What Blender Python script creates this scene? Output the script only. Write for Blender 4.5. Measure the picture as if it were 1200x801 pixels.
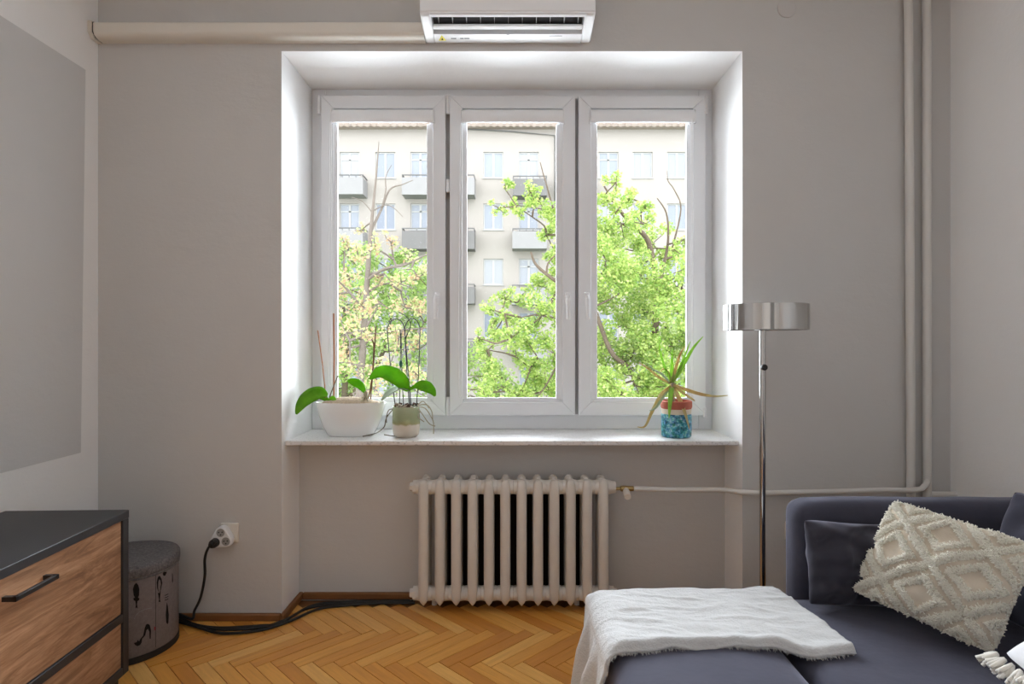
import bpy, bmesh, math, random
from mathutils import Vector, Matrix, noise
R = math.radians
random.seed(7)
for o in list(bpy.data.objects):
    bpy.data.objects.remove(o, do_unlink=True)
SC = bpy.context.scene
COL = SC.collection

# ------------------------------------------------------------------ camera, sky, lights, exposure
F = 706.0                      # focal length in pixels of the 1200 x 801 frame
CAMH = 1.30
cam_d = bpy.data.cameras.new('camera'); cam = bpy.data.objects.new('camera', cam_d); COL.objects.link(cam)
cam.location = (0, 0, CAMH); cam.rotation_euler = (R(90), 0, 0)
cam_d.sensor_width = 36; cam_d.lens = F/1200*36; cam_d.clip_start = 0.05; cam_d.clip_end = 300
SC.camera = cam
w = bpy.data.worlds.new('sky'); SC.world = w; w.use_nodes = True
bg = w.node_tree.nodes['Background']
bg.inputs['Color'].default_value = (0.93, 0.97, 1.0, 1); bg.inputs['Strength'].default_value = 4.7
def area_light(name, loc, rot, sx, sy, power, color=(1, 1, 1), portal=False):
    d = bpy.data.lights.new(name, 'AREA'); d.shape = 'RECTANGLE'; d.size = sx; d.size_y = sy
    d.energy = power; d.color = color
    if portal: d.cycles.is_portal = True
    o = bpy.data.objects.new(name, d); COL.objects.link(o); o.location = loc; o.rotation_euler = rot
    return o
area_light('window_portal', (-0.005, 3.42, 1.75), (R(-90), 0, 0), 2.15, 1.86, 1, portal=True)
# daylight of the open sky coming in through the window
area_light('window_daylight', (0.0, 3.345, 1.765), (R(-90), 0, 0), 1.96, 1.62, 166, (0.85, 0.92, 1.0))
# weak fill lamp added behind the camera; the rear wall has no window
area_light('rear_fill_light', (0.0, -2.25, 1.75), (R(90), 0, 0), 2.6, 1.8, 3, (1.0, 0.975, 0.95))
vs = SC.view_settings
vs.view_transform = 'Standard'; vs.look = 'None'; vs.exposure = 0.0; vs.gamma = 1.0; vs.use_curve_mapping = False
SC.cycles.use_denoising = True
SC.cycles.max_bounces = 10; SC.cycles.diffuse_bounces = 6; SC.cycles.transparent_max_bounces = 12
SC.cycles.sample_clamp_indirect = 8.0

# ------------------------------------------------------------------ helpers
def P(x, y, Y):
    """point at depth Y seen at picture position x, y"""
    return Vector(((x-600)*Y/F, Y, CAMH-(y-400.5)*Y/F))
def FL(x, y, z=0.0):
    """point of the level z seen at x, y"""
    Y = (CAMH-z)*F/(y-400.5)
    return Vector(((x-600)*Y/F, Y, z))
OFF = {}
def tag(o, label=None, cat=None, group=None, kind=None):
    if label: o['label'] = label
    if cat: o['category'] = cat
    if group: o['group'] = group
    if kind: o['kind'] = kind
    return o
def thing(name, label, cat, loc=(0, 0, 0), rotz=0.0, group=None, kind=None):
    o = bpy.data.objects.new(name, None); COL.objects.link(o)
    o.empty_display_size = 0.05
    o.location = loc; o.rotation_euler = (0, 0, rotz)
    OFF[o.name] = Vector(loc)
    return tag(o, label, cat, group, kind)
class MB:
    def __init__(s): s.v = []; s.f = []
    def add(s, vs_, fs):
        n = len(s.v); s.v += [tuple(q) for q in vs_]; s.f += [tuple(i+n for i in f) for f in fs]; return s
    def box(s, x0, x1, y0, y1, z0, z1):
        return s.add([(x0,y0,z0),(x1,y0,z0),(x1,y1,z0),(x0,y1,z0),(x0,y0,z1),(x1,y0,z1),(x1,y1,z1),(x0,y1,z1)],
                     [(0,3,2,1),(4,5,6,7),(0,1,5,4),(1,2,6,5),(2,3,7,6),(3,0,4,7)])
    def prism(s, pts, axis, a, b):
        """closed polygon extruded along axis x / y / z from a to b; pts are the other two coordinates"""
        def q(p, t):
            return (t, p[0], p[1]) if axis == 'x' else ((p[0], t, p[1]) if axis == 'y' else (p[0], p[1], t))
        n = len(pts)
        return s.add([q(p, a) for p in pts]+[q(p, b) for p in pts],
                     [tuple(range(n))[::-1], tuple(range(n, 2*n))]+[(i, (i+1) % n, n+(i+1) % n, n+i) for i in range(n)])
    def tube(s, pts, r, n=8, cap=True):
        pts = [Vector(p) for p in pts]; m = len(pts)
        rr = r if isinstance(r, (list, tuple)) else [r]*m
        vs_ = []; ref = None
        for i, p in enumerate(pts):
            t = (pts[min(i+1, m-1)]-pts[max(i-1, 0)]).normalized()
            if ref is None: ref = Vector((0, 0, 1)) if abs(t.z) < .9 else Vector((1, 0, 0))
            a = (ref-t*ref.dot(t)).normalized(); b = t.cross(a); ref = a
            for k in range(n):
                an = 2*math.pi*k/n
                vs_.append(p+(a*math.cos(an)+b*math.sin(an))*rr[i])
        fs = [(i*n+k, i*n+(k+1) % n, (i+1)*n+(k+1) % n, (i+1)*n+k) for i in range(m-1) for k in range(n)]
        if cap: fs += [tuple(range(n))[::-1], tuple(range((m-1)*n, m*n))]
        return s.add(vs_, fs)
    def lathe(s, prof, c, n=32, sx=1.0, sy=1.0, cap=True):
        vs_ = [(c[0]+r*sx*math.cos(2*math.pi*k/n), c[1]+r*sy*math.sin(2*math.pi*k/n), c[2]+z) for r, z in prof for k in range(n)]
        m = len(prof)
        fs = [(i*n+k, i*n+(k+1) % n, (i+1)*n+(k+1) % n, (i+1)*n+k) for i in range(m-1) for k in range(n)]
        if cap: fs += [tuple(range(n))[::-1], tuple(range((m-1)*n, m*n))]
        return s.add(vs_, fs)
    def cyl(s, a, b, r, n=16, r2=None):
        return s.tube([a, b], [r, r if r2 is None else r2], n)
    def grid(s, nu, nv, fn):
        vs_ = [fn(i/nu, j/nv) for j in range(nv+1) for i in range(nu+1)]
        return s.add(vs_, [(j*(nu+1)+i, j*(nu+1)+i+1, (j+1)*(nu+1)+i+1, (j+1)*(nu+1)+i) for j in range(nv) for i in range(nu)])
    def mesh(s, name, off=None, smooth=None):
        me = bpy.data.meshes.new(name)
        vv = s.v if off is None else [(a-off[0], b-off[1], c-off[2]) for a, b, c in s.v]
        me.from_pydata(vv, [], s.f); me.update()
        bm = bmesh.new(); bm.from_mesh(me); bmesh.ops.recalc_face_normals(bm, faces=bm.faces[:]); bm.to_mesh(me); bm.free()
        if smooth is not None:
            me.shade_smooth(); me.set_sharp_from_angle(angle=R(smooth))
        return me
    def build(s, name, mat, parent=None, smooth=35, bevel=0, seg=2, solid=0, sub=0, local=False, label=None):
        off = None
        if parent is not None and not local: off = OFF.get(parent.name, Vector((0, 0, 0)))
        me = s.mesh(name, off, smooth); me.materials.append(mat)
        o = bpy.data.objects.new(name, me); COL.objects.link(o)
        if parent is not None:
            o.parent = parent; OFF[o.name] = OFF.get(parent.name, Vector((0, 0, 0)))
        if solid:
            md = o.modifiers.new('thickness', 'SOLIDIFY'); md.thickness = solid; md.offset = 0
        if bevel:
            md = o.modifiers.new('bevel', 'BEVEL'); md.width = bevel; md.segments = seg; md.limit_method = 'ANGLE'; md.angle_limit = R(40)
        if sub:
            md = o.modifiers.new('sub', 'SUBSURF'); md.levels = sub; md.render_levels = sub
        if label: o['label'] = label
        return o
def box_obj(name, mat, parent, *a, **k): return MB().box(*a).build(name, mat, parent, **k)

# ------------------------------------------------------------------ materials
class NT:
    def __init__(s, name):
        s.m = bpy.data.materials.new(name); s.m.use_nodes = True; s.t = s.m.node_tree; s.b = s.t.nodes['Principled BSDF']
    def n(s, typ, **k):
        nd = s.t.nodes.new(typ)
        for a, v in k.items(): setattr(nd, a, v)
        return nd
    def l(s, a, b): s.t.links.new(a, b)
    def coord(s, scale=(1, 1, 1), which='Object', rot=(0, 0, 0)):
        tc = s.n('ShaderNodeTexCoord'); mp = s.n('ShaderNodeMapping'); mp.inputs['Scale'].default_value = scale; mp.inputs['Rotation'].default_value = rot
        s.l(tc.outputs[which], mp.inputs['Vector']); return mp.outputs['Vector']
    def noise(s, vec, scale, detail=4, rough=.5, dist=0):
        nd = s.n('ShaderNodeTexNoise'); nd.inputs['Scale'].default_value = scale; nd.inputs['Detail'].default_value = detail
        nd.inputs['Roughness'].default_value = rough; nd.inputs['Distortion'].default_value = dist
        s.l(vec, nd.inputs['Vector']); return nd.outputs['Fac']
    def ramp(s, fac, stops):
        nd = s.n('ShaderNodeValToRGB'); el = nd.color_ramp.elements
        while len(el) < len(stops): el.new(.5)
        for e, (p, c) in zip(el, stops): e.position = p; e.color = (*c, 1) if len(c) == 3 else c
        s.l(fac, nd.inputs['Fac']); return nd.outputs['Color']
    def mix(s, fac, a, b, mode='MIX'):
        nd = s.n('ShaderNodeMix', data_type='RGBA', blend_type=mode)
        if isinstance(fac, (int, float)): nd.inputs[0].default_value = fac
        else: s.l(fac, nd.inputs[0])
        for q, k in ((a, 6), (b, 7)):
            if isinstance(q, tuple): nd.inputs[k].default_value = (*q, 1)
            else: s.l(q, nd.inputs[k])
        return nd.outputs[2]
    def math(s, op, a, b=0.0):
        nd = s.n('ShaderNodeMath', operation=op)
        for q, k in ((a, 0), (b, 1)):
            if isinstance(q, (int, float)): nd.inputs[k].default_value = q
            else: s.l(q, nd.inputs[k])
        return nd.outputs[0]
    def bump(s, h, strength, dist=.01):
        nd = s.n('ShaderNodeBump'); nd.inputs['Strength'].default_value = strength; nd.inputs['Distance'].default_value = dist
        s.l(h, nd.inputs['Height']); s.l(nd.outputs['Normal'], s.b.inputs['Normal'])
    def col(s, c):
        if isinstance(c, tuple): s.b.inputs['Base Color'].default_value = (*c, 1)
        else: s.l(c, s.b.inputs['Base Color'])
    def set(s, rough=.5, metal=0, spec=.5, sheen=0, coat=0):
        s.b.inputs['Roughness'].default_value = rough; s.b.inputs['Metallic'].default_value = metal
        s.b.inputs['Specular IOR Level'].default_value = spec; s.b.inputs['Sheen Weight'].default_value = sheen
        s.b.inputs['Coat Weight'].default_value = coat; return s
M = {}
def simple(name, c, rough=.5, metal=0, spec=.5, var=.0, vscale=20, bump=0, bscale=60, sheen=0, coat=0):
    t = NT(name).set(rough, metal, spec, sheen, coat)
    if var or bump: v = t.coord()
    if var:
        f = t.noise(v, vscale, 5, .6)
        t.col(t.mix(f, tuple(max(0, q*(1-var)) for q in c), tuple(min(1, q*(1+var)) for q in c)))
    else: t.col(c)
    if bump: t.bump(t.noise(v, bscale, 4, .6), bump, .004)
    M[name] = t.m; return t.m
def plaster(name, c, dirt=.06):
    t = NT(name).set(.85, 0, .2); v = t.coord()
    big = t.noise(v, 1.3, 5, .65); fine = t.noise(v, 9, 6, .7)
    k = t.mix(big, tuple(q*(1-dirt) for q in c), tuple(min(1, q*(1+dirt*.6)) for q in c))
    k = t.mix(t.math('MULTIPLY', fine, .10), k, tuple(q*.72 for q in c)); t.col(k)
    vv = t.coord((1, 1, 2.2))
    t.bump(t.math('ADD', t.noise(vv, 7, 5, .6), t.math('MULTIPLY', t.noise(v, 55, 4, .6), .35)), .35, .006)
    M[name] = t.m
plaster('plaster', (.625, .612, .597))  # window wall tone, greyed so its shade sits in the colour
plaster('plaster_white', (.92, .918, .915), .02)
plaster('paint_grey', (.685, .684, .684), .02)
simple('pvc', (.80, .81, .83), .32, 0, .5, .03, 4)
simple('pvc_seal', (.42, .42, .42), .6)
simple('white_plastic', (.82, .82, .83), .35, 0, .5, .02, 6)
simple('cream_plastic', (.76, .72, .65), .35, 0, .5, .03, 5)
simple('dark_plastic', (.012, .012, .013), .5)
simple('grey_mark', (.25, .26, .28), .6)
simple('yellow_sticker', (.75, .68, .05), .5)
simple('black_print', (.012, .010, .010), .8, 0, .2)
simple('red_print', (.25, .03, .04), .8)
simple('rad_paint', (.70, .66, .61), .42, 0, .5, .06, 14, .15, 40)
simple('gap_shade', (.030, .020, .014), .9, 0, .1)  # near black, stands in for shade between the radiator columns
simple('pipe_paint', (.70, .68, .65), .4, 0, .5, .04, 8)
simple('brass', (.45, .33, .14), .35, 1)
simple('chrome', (.50, .49, .475), .10, 1)
simple('chrome_dark', (.35, .34, .33), .25, 1)
simple('black_board', (.030, .031, .035), .42, 0, .45, .06, 60)
simple('black_metal', (.015, .015, .017), .4)
simple('black_rubber', (.010, .009, .009), .55)
simple('socket_face', (.35, .34, .33), .5)
simple('glaze_white', (.86, .86, .85), .15, 0, .5, .02, 8, 0, 0, 0, .4)
simple('peat', (.44, .34, .24), .95, 0, .2, .5, 90, 1, 120)
simple('bark_mix', (.10, .055, .035), .95, 0, .2, .6, 120, 1, 150)
simple('root', (.42, .36, .27), .8, 0, .3, .3, 60)
simple('root_dark', (.16, .13, .09), .8, 0, .3, .3, 60)
simple('stake', (.42, .17, .07), .6, 0, .4, .2, 40)
simple('wire_dark', (.045, .045, .035), .5)
simple('spike', (.20, .10, .06), .7, 0, .3, .3, 40)
simple('clip', (.02, .10, .08), .4)
simple('terracotta', (.42, .12, .08), .8, 0, .3, .15, 60, .3, 80)
simple('bark_tree', (.13, .10, .075), .95, 0, .1, .4, 6, .6, 12)
simple('bark_pale', (.17, .145, .125), .95, 0, .1, .3, 6, .6, 12)
simple('facade', (.355, .328, .305), .9, 0, .1, .05, .6)
simple('facade_frame', (.40, .40, .40), .6)
simple('balcony_light', (.285, .28, .285), .8, 0, .1, .08, 2)
simple('balcony_grey', (.17, .165, .165), .8, 0, .1, .15, 2)
simple('rail_metal', (.12, .12, .12), .6)
simple('roof_tile', (.30, .24, .205), .85, 0, .1, .25, 3)
simple('ground_grass', (.10, .16, .04), .95, 0, .1, .4, 2)
simple('tassel', (.80, .77, .70), .95, 0, .1, .1, 60)
simple('pillow_white', (.78, .78, .80), .95, 0, .1, .03, 12, .2, 120)
simple('boho_cloth', (.70, .62, .51), .95, 0, .1, .08, 20, .3, 160)
simple('boho_tuft', (.95, .89, .79), .95, 0, .1, .12, 120)
def m_floor():
    t = NT('parquet').set(.30, 0, .5, 0, .3)
    oi = t.n('ShaderNodeObjectInfo'); ge = t.n('ShaderNodeNewGeometry')
    rnd = t.math('FRACT', t.math('ADD', oi.outputs['Random'], ge.outputs['Random Per Island']))
    tc = t.n('ShaderNodeUVMap'); mp = t.n('ShaderNodeMapping'); mp.inputs['Scale'].default_value = (2.2, 26, 1)
    t.l(tc.outputs['UV'], mp.inputs['Vector'])
    off = t.n('ShaderNodeCombineXYZ'); t.l(t.math('MULTIPLY', rnd, 37.0), off.inputs[0]); t.l(t.math('MULTIPLY', rnd, 91.0), off.inputs[1])
    t.l(off.outputs[0], mp.inputs['Location'])
    g = t.noise(mp.outputs['Vector'], 2.2, 6, .62, .6)
    base = t.ramp(rnd, [(0, (.66, .265, .045)), (.35, (.80, .355, .066)), (.7, (.90, .455, .10)), (1, (.97, .58, .18))])
    t.col(t.mix(t.ramp(g, [(.3, (.0, .0, .0)), (.72, (.38, .38, .38))]), base, (.40, .14, .024)))
    t.bump(g, .12, .002); M['parquet'] = t.m
m_floor()
simple('door_dark', (.045, .030, .022), .5)
simple('wood_base', (.23, .095, .03), .5, 0, .4, .25, 12)
def m_drawer():
    t = NT('drawer_wood').set(.5, 0, .35); v = t.coord((1, .9, 7))
    g = t.noise(v, 3.2, 9, .68, 1.1); g2 = t.noise(t.coord((1, 2.5, 40)), 3, 5, .7, .3)
    c = t.ramp(g, [(.30, (.13, .062, .032)), (.43, (.30, .160, .084)), (.53, (.44, .250, .140)), (.68, (.60, .37, .225))])
    t.col(t.mix(t.math('MULTIPLY', t.ramp(g2, [(.35, (0, 0, 0)), (.65, (1, 1, 1))]), .55), c, (.22, .105, .05))); t.bump(g2, .15, .002); M['drawer_wood'] = t.m
m_drawer()
def m_velvet(name, c):
    t = NT(name).set(.85, 0, .15, .5); t.b.inputs['Sheen Roughness'].default_value = .4; t.b.inputs['Sheen Tint'].default_value = (.62, .62, .75, 1)
    v = t.coord(); f = t.noise(v, 6, 5, .6, .5)
    t.col(t.mix(f, tuple(q*.72 for q in c), tuple(q*1.25 for q in c))); t.bump(t.noise(v, 5, 4, .55), .25, .02); M[name] = t.m
m_velvet('velvet', (.056, .056, .078)); m_velvet('velvet_pillow', (.040, .038, .050))
def m_throw():
    t = NT('throw_plush').set(.95, 0, .1, .25); v = t.coord()
    f = t.noise(v, 14, 6, .65, .8)
    t.col(t.mix(f, (.50, .50, .495), (.62, .62, .615))); t.bump(t.math('ADD', t.noise(v, 22, 6, .7, .6), t.math('MULTIPLY', t.noise(v, 160, 3, .6), .4)), .55, .010); M['throw_plush'] = t.m
m_throw()
def m_sill():
    t = NT('sill_marble').set(.3, 0, .5); v = t.coord()
    a = t.noise(v, 90, 3, .6); b = t.noise(v, 5, 6, .7, 1.5)
    c = t.mix(t.ramp(a, [(.34, (0, 0, 0)), (.44, (1, 1, 1))]), (.55, .53, .52), (.80, .785, .775))
    t.col(t.mix(t.math('MULTIPLY', b, .3), c, (.62, .61, .62))); M['sill_marble'] = t.m
m_sill()
def m_glass():
    m = bpy.data.materials.new('window_glass'); m.use_nodes = True; t = m.node_tree; t.nodes.clear()
    o = t.nodes.new('ShaderNodeOutputMaterial'); mx = t.nodes.new('ShaderNodeMixShader'); tr = t.nodes.new('ShaderNodeBsdfTransparent'); gl = t.nodes.new('ShaderNodeBsdfGlossy')
    fr = t.nodes.new('ShaderNodeFresnel'); fr.inputs[0].default_value = 1.3
    gl.inputs['Roughness'].default_value = .02; tr.inputs[0].default_value = (.98, .98, .98, 1)
    t.links.new(fr.outputs[0], mx.inputs[0]); t.links.new(tr.outputs[0], mx.inputs[1]); t.links.new(gl.outputs[0], mx.inputs[2]); t.links.new(mx.outputs[0], o.inputs[0]); M['window_glass'] = m
m_glass()
def m_leaf(name, stops, trans=.5, island=True, rough=.5):
    t = NT(name).set(rough, 0, .3)
    if island:
        ge = t.n('ShaderNodeNewGeometry'); f = ge.outputs['Random Per Island']
    else:
        f = t.noise(t.coord(), 16, 4, .6)
    c = t.ramp(f, stops); t.col(c)
    tl = t.n('ShaderNodeBsdfTranslucent'); t.l(c, tl.inputs['Color'])
    mx = t.n('ShaderNodeMixShader'); mx.inputs[0].default_value = trans
    out = [n for n in t.t.nodes if n.type == 'OUTPUT_MATERIAL'][0]
    t.l(t.b.outputs[0], mx.inputs[1]); t.l(tl.outputs[0], mx.inputs[2]); t.l(mx.outputs[0], out.inputs[0]); M[name] = t.m
m_leaf('leaf_green', [(0, (.22, .37, .09)), (.4, (.38, .52, .13)), (.75, (.54, .64, .20)), (1, (.66, .73, .34))])
m_leaf('leaf_deep', [(0, (.18, .30, .08)), (.5, (.30, .44, .12)), (1, (.48, .58, .22))])
m_leaf('leaf_autumn', [(0, (.52, .33, .20)), (.3, (.62, .45, .32)), (.5, (.58, .53, .30)), (.75, (.42, .54, .22)), (1, (.62, .66, .36))])
m_leaf('orchid_leaf', [(.3, (.12, .34, .012)), (.7, (.22, .50, .02))], .45, False, .3)
m_leaf('orchid_leaf_pale', [(.3, (.30, .38, .25)), (.7, (.42, .50, .36))], .3, False, .45)
m_leaf('yucca_leaf', [(.3, (.25, .48, .06)), (.7, (.42, .64, .12))], .4, False, .4)
m_leaf('dry_leaf', [(.3, (.42, .25, .12)), (.5, (.58, .46, .20)), (.75, (.55, .52, .30))], .3, False, .7)
def m_pane():
    t = NT('far_pane').set(.15, 0, .5); oi = t.n('ShaderNodeObjectInfo')
    t.col(t.ramp(oi.outputs['Random'], [(0, (.19, .215, .27)), (.5, (.25, .275, .32)), (1, (.31, .32, .34))])); M['far_pane'] = t.m
m_pane()
def m_pot():
    t = NT('pot_glaze').set(.25, 0, .5); tc = t.n('ShaderNodeTexCoord'); sp = t.n('ShaderNodeSeparateXYZ'); t.l(tc.outputs['Object'], sp.inputs[0])
    z = t.math('ADD', sp.outputs[2], t.math('MULTIPLY', t.noise(tc.outputs['Object'], 45, 3), .02))
    t.col(t.ramp(z, [(.0, (.62, .55, .45)), (.070, (.66, .58, .48)), (.078, (.35, .34, .16)), (.10, (.32, .37, .21)), (.16, (.42, .47, .30))])); M['pot_glaze'] = t.m
m_pot()
def m_mosaic():
    t = NT('mosaic').set(.3, 0, .5); v = t.coord((1, 1, 1)); vo = t.n('ShaderNodeTexVoronoi'); vo.inputs['Scale'].default_value = 62; t.l(v, vo.inputs['Vector'])
    c = t.mix(.25, t.ramp(t.noise(v, 55, 4, .7), [(.36, (.006, .06, .09)), (.5, (.03, .27, .34)), (.66, (.35, .62, .66))]), vo.outputs['Color'], 'OVERLAY')
    t.col(c); t.bump(vo.outputs['Distance'], .2, .002); M['mosaic'] = t.m
m_mosaic()
def m_bin():
    t = NT('bin_cloth').set(.8, 0, .2); v = t.coord(); f = t.noise(v, 70, 5, .75)
    t.col(t.mix(f, (.13, .105, .10), (.27, .235, .23))); M['bin_cloth'] = t.m
    t = NT('bin_lid').set(.7, 0, .3); v = t.coord(); f = t.noise(v, 85, 6, .8)
    t.col(t.ramp(f, [(.35, (.08, .076, .08)), (.55, (.165, .155, .16)), (.75, (.32, .31, .31))])); t.bump(f, .3, .003); M['bin_lid'] = t.m
m_bin()

# ------------------------------------------------------------------ the room
XL, XR, YB, ZC, YR = -1.94, 2.055, 2.824, 3.05, -2.35
OX0, OX1, OZ1 = -1.08, 1.080, 2.662          # recess of the window
NB, WF, WE = 3.06, 3.25, 3.48                # niche back, window frame front, outer wall face
def struct(o, label=None, cat=None): o['kind'] = 'structure'; return tag(o, label, cat)
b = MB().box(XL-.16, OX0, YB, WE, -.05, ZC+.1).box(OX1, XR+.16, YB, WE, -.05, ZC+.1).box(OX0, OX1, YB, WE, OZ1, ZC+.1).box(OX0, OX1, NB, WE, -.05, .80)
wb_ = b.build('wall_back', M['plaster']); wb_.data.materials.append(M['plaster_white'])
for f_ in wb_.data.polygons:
    if abs(f_.normal.y) < .5 and YB+.05 < f_.center.y < WE-.05 and OX0-.01 < f_.center.x < OX1+.01 and f_.center.z > .5: f_.material_index = 1  # recess faces whitened to imitate window light on the same wall
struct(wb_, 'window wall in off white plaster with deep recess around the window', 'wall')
wl = struct(box_obj('wall_left', M['plaster_white'], None, XL-.16, XL, YR-.1, YB, -.05, ZC+.1), 'white side wall with large grey painted rectangle', 'wall')
MB().add([(XL-.001, .4, .803), (XL-.001, 2.708, .803), (XL-.001, 2.738, 2.536), (XL-.001, .4, 2.536), (XL+.002, .4, .803), (XL+.002, 2.708, .803), (XL+.002, 2.738, 2.536), (XL+.002, .4, 2.536)],
         [(0,3,2,1),(4,5,6,7),(0,1,5,4),(1,2,6,5),(2,3,7,6),(3,0,4,7)]).build('painted_rectangle', M['paint_grey'], wl, label='light grey painted rectangle')
struct(box_obj('wall_right', M['plaster_white'], None, XR, XR+.16, YR-.1, YB, -.05, ZC+.1), 'plain off white side wall behind the sofa', 'wall')
struct(box_obj('wall_rear', M['plaster_white'], None, XL, XR, YR-.1, YR, -.05, ZC+.1), 'white wall behind the camera', 'wall')
struct(box_obj('ceiling', M['plaster_white'], None, XL, XR, YR, YB, ZC, ZC+.1), 'white ceiling above the room', 'ceiling')

dd = struct(box_obj('added_door_1', M['door_dark'], None, .15, 1.05, YR, YR+.05, 0, 2.05, bevel=.004), 'dark brown door added behind the camera for the chrome lamp to reflect', 'door')  # unseen door, added so the chrome lamp mirrors something dark
MB().tube([(.22, YR+.05, 1.02), (.22, YR+.10, 1.02), (.34, YR+.10, 1.02)], .009, 10).build('door_handle', M['chrome'], dd)
# floor: herringbone parquet, each block a part
fl = struct(box_obj('floor', M['wood_base'], None, XL-.1, XR+.1, YR, NB+.05, -.06, -.0125), 'honey brown oak herringbone parquet floor', 'floor')
PL, PW = .385, .0605
def plank_mesh(kind):
    m = MB(); g = .0007
    hx, hy = (PL/2-g, PW/2-g)
    m.v = [(-hx, -hy, -.012), (hx, -hy, -.012), (hx, hy, -.012), (-hx, hy, -.012), (-hx+.0008, -hy+.0008, 0), (hx-.0008, -hy+.0008, 0), (hx-.0008, hy-.0008, 0), (-hx+.0008, hy-.0008, 0)]
    m.f = [(0,3,2,1),(4,5,6,7),(0,1,5,4),(1,2,6,5),(2,3,7,6),(3,0,4,7)]
    return m
def uv_plank(me):
    uv = me.uv_layers.new(name='UVMap')
    for lp in me.loops:
        c = me.vertices[lp.vertex_index].co; uv.data[lp.index].uv = (c.x, c.y)
pm = plank_mesh(0).mesh('plank', None, None); pm.materials.append(M['parquet']); uv_plank(pm)
spots = []
yoff = 2.181*2.824/2.4 + (1.5*PL-PW/2)/math.sqrt(2)
for k in range(-80, 90):
    for j in range(-12, 13):
        for vert in (0, 1):
            u0, v0 = k*PW+j*PL, k*PW-j*PL
            if vert: cu, cv = u0+PL+PW/2, v0+PW-PL/2
            else: cu, cv = u0+PL/2, v0+PW/2
            X, Y = (cu+cv)/math.sqrt(2), (cv-cu)/math.sqrt(2)+yoff
            if XL-.08 < X < XR+.08 and YR+.05 < Y < YB+.08: spots.append((X, Y, R(45) if vert else R(-45)))
            elif OX0-.05 < X < OX1+.05 and YB <= Y < NB+.03: spots.append((X, Y, R(45) if vert else R(-45)))
def near_key(s): 
    X, Y = s[0], s[1]
    vis = (-1.6 < X < .5 and Y > 1.9)
    return (0 if vis else 1, abs(Y-2.3)+.3*abs(X+.4))
spots.sort(key=near_key)
rest = MB(); rest_uv = []
rr = random.Random(3)
for i, (X, Y, a) in enumerate(spots):
    z = rr.uniform(-.0007, .0005)
    if i < 300:
        o = bpy.data.objects.new('plank', pm); COL.objects.link(o); o.parent = fl; o.location = (X, Y, z); o.rotation_euler = (0, 0, a)
    else:
        c, s_ = math.cos(a), math.sin(a)
        rest.add([(X+c*q.co.x-s_*q.co.y, Y+s_*q.co.x+c*q.co.y, z+q.co.z) for q in pm.vertices], [tuple(f.vertices) for f in pm.polygons])
        rest_uv += [(q.co.x, q.co.y) for q in pm.vertices]
me = bpy.data.meshes.new('plank_field'); me.from_pydata(rest.v, [], rest.f); me.update(); me.materials.append(M['parquet'])
uv = me.uv_layers.new(name='UVMap')
for lp in me.loops: uv.data[lp.index].uv = rest_uv[lp.vertex_index]
o = bpy.data.objects.new('plank_field', me); COL.objects.link(o); o.parent = fl; o['kind'] = 'stuff'

def base(name, *a): struct(box_obj(name, M['wood_base'], None, *a, bevel=.006), 'low brown wooden skirting strip along the wall foot', 'baseboard')
base('baseboard_back', XL, OX0-.0, YB-.022, YB, 0, .034)
base('baseboard_niche_left', OX0, OX0+.022, YB-.02, NB, 0, .034)
base('baseboard_niche', OX0+.022, OX1-.022, NB-.022, NB, 0, .034)
base('baseboard_niche_right', OX1-.022, OX1, YB-.02, NB, 0, .034)
base('baseboard_back_right', OX1, XR, YB-.022, YB, 0, .034)
base('baseboard_left', XL, XL+.022, YR, YB-.022, 0, .034)

# ------------------------------------------------------------------ window
win = thing('window_1', 'white triple casement window with plastic frames and deep sill', 'window', (0, WF, .83), kind='structure')
ZS = .83
def px(x, Y): return (x-600)*Y/F
def pz(y, Y): return CAMH-(y-400.5)*Y/F
fx0, fx1, fz0, fz1 = OX0, OX1, ZS, OZ1
m = MB()
m.box(fx0, fx0+.075, WF, WF+.07, fz0, fz1).box(fx1-.075, fx1, WF, WF+.07, fz0, fz1)
m.box(fx0+.075, fx1-.075, WF, WF+.07, fz1-.08, fz1).box(fx0+.075, fx1-.075, WF, WF+.07, fz0, fz0+.10)
for gx in (524.5, 676): m.box(px(gx, WF)-.045, px(gx, WF)+.045, WF, WF+.07, fz0+.10, fz1-.08)
m.build('window_frame', M['pvc'], win, bevel=.004)
m = MB().box(OX0, OX1, 2.865, WF+.02, ZS-.022, ZS); m.build('window_sill', M['sill_marble'], win, bevel=.004, label='white speckled marble sill')
YS = 3.205                                  # sash front
def mitred(x0, x1, z0, z1, wd, y0, y1, wb=None):
    m = MB(); wb = wb or wd
    o_ = [(x0, z0), (x1, z0), (x1, z1), (x0, z1)]; i_ = [(x0+wd, z0+wb), (x1-wd, z0+wb), (x1-wd, z1-wd), (x0+wd, z1-wd)]
    for k in range(4):
        l = (k+1) % 4
        m.prism([o_[k], o_[l], i_[l], i_[k]], 'y', y0, y1)
    return m
blinds = []
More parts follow.
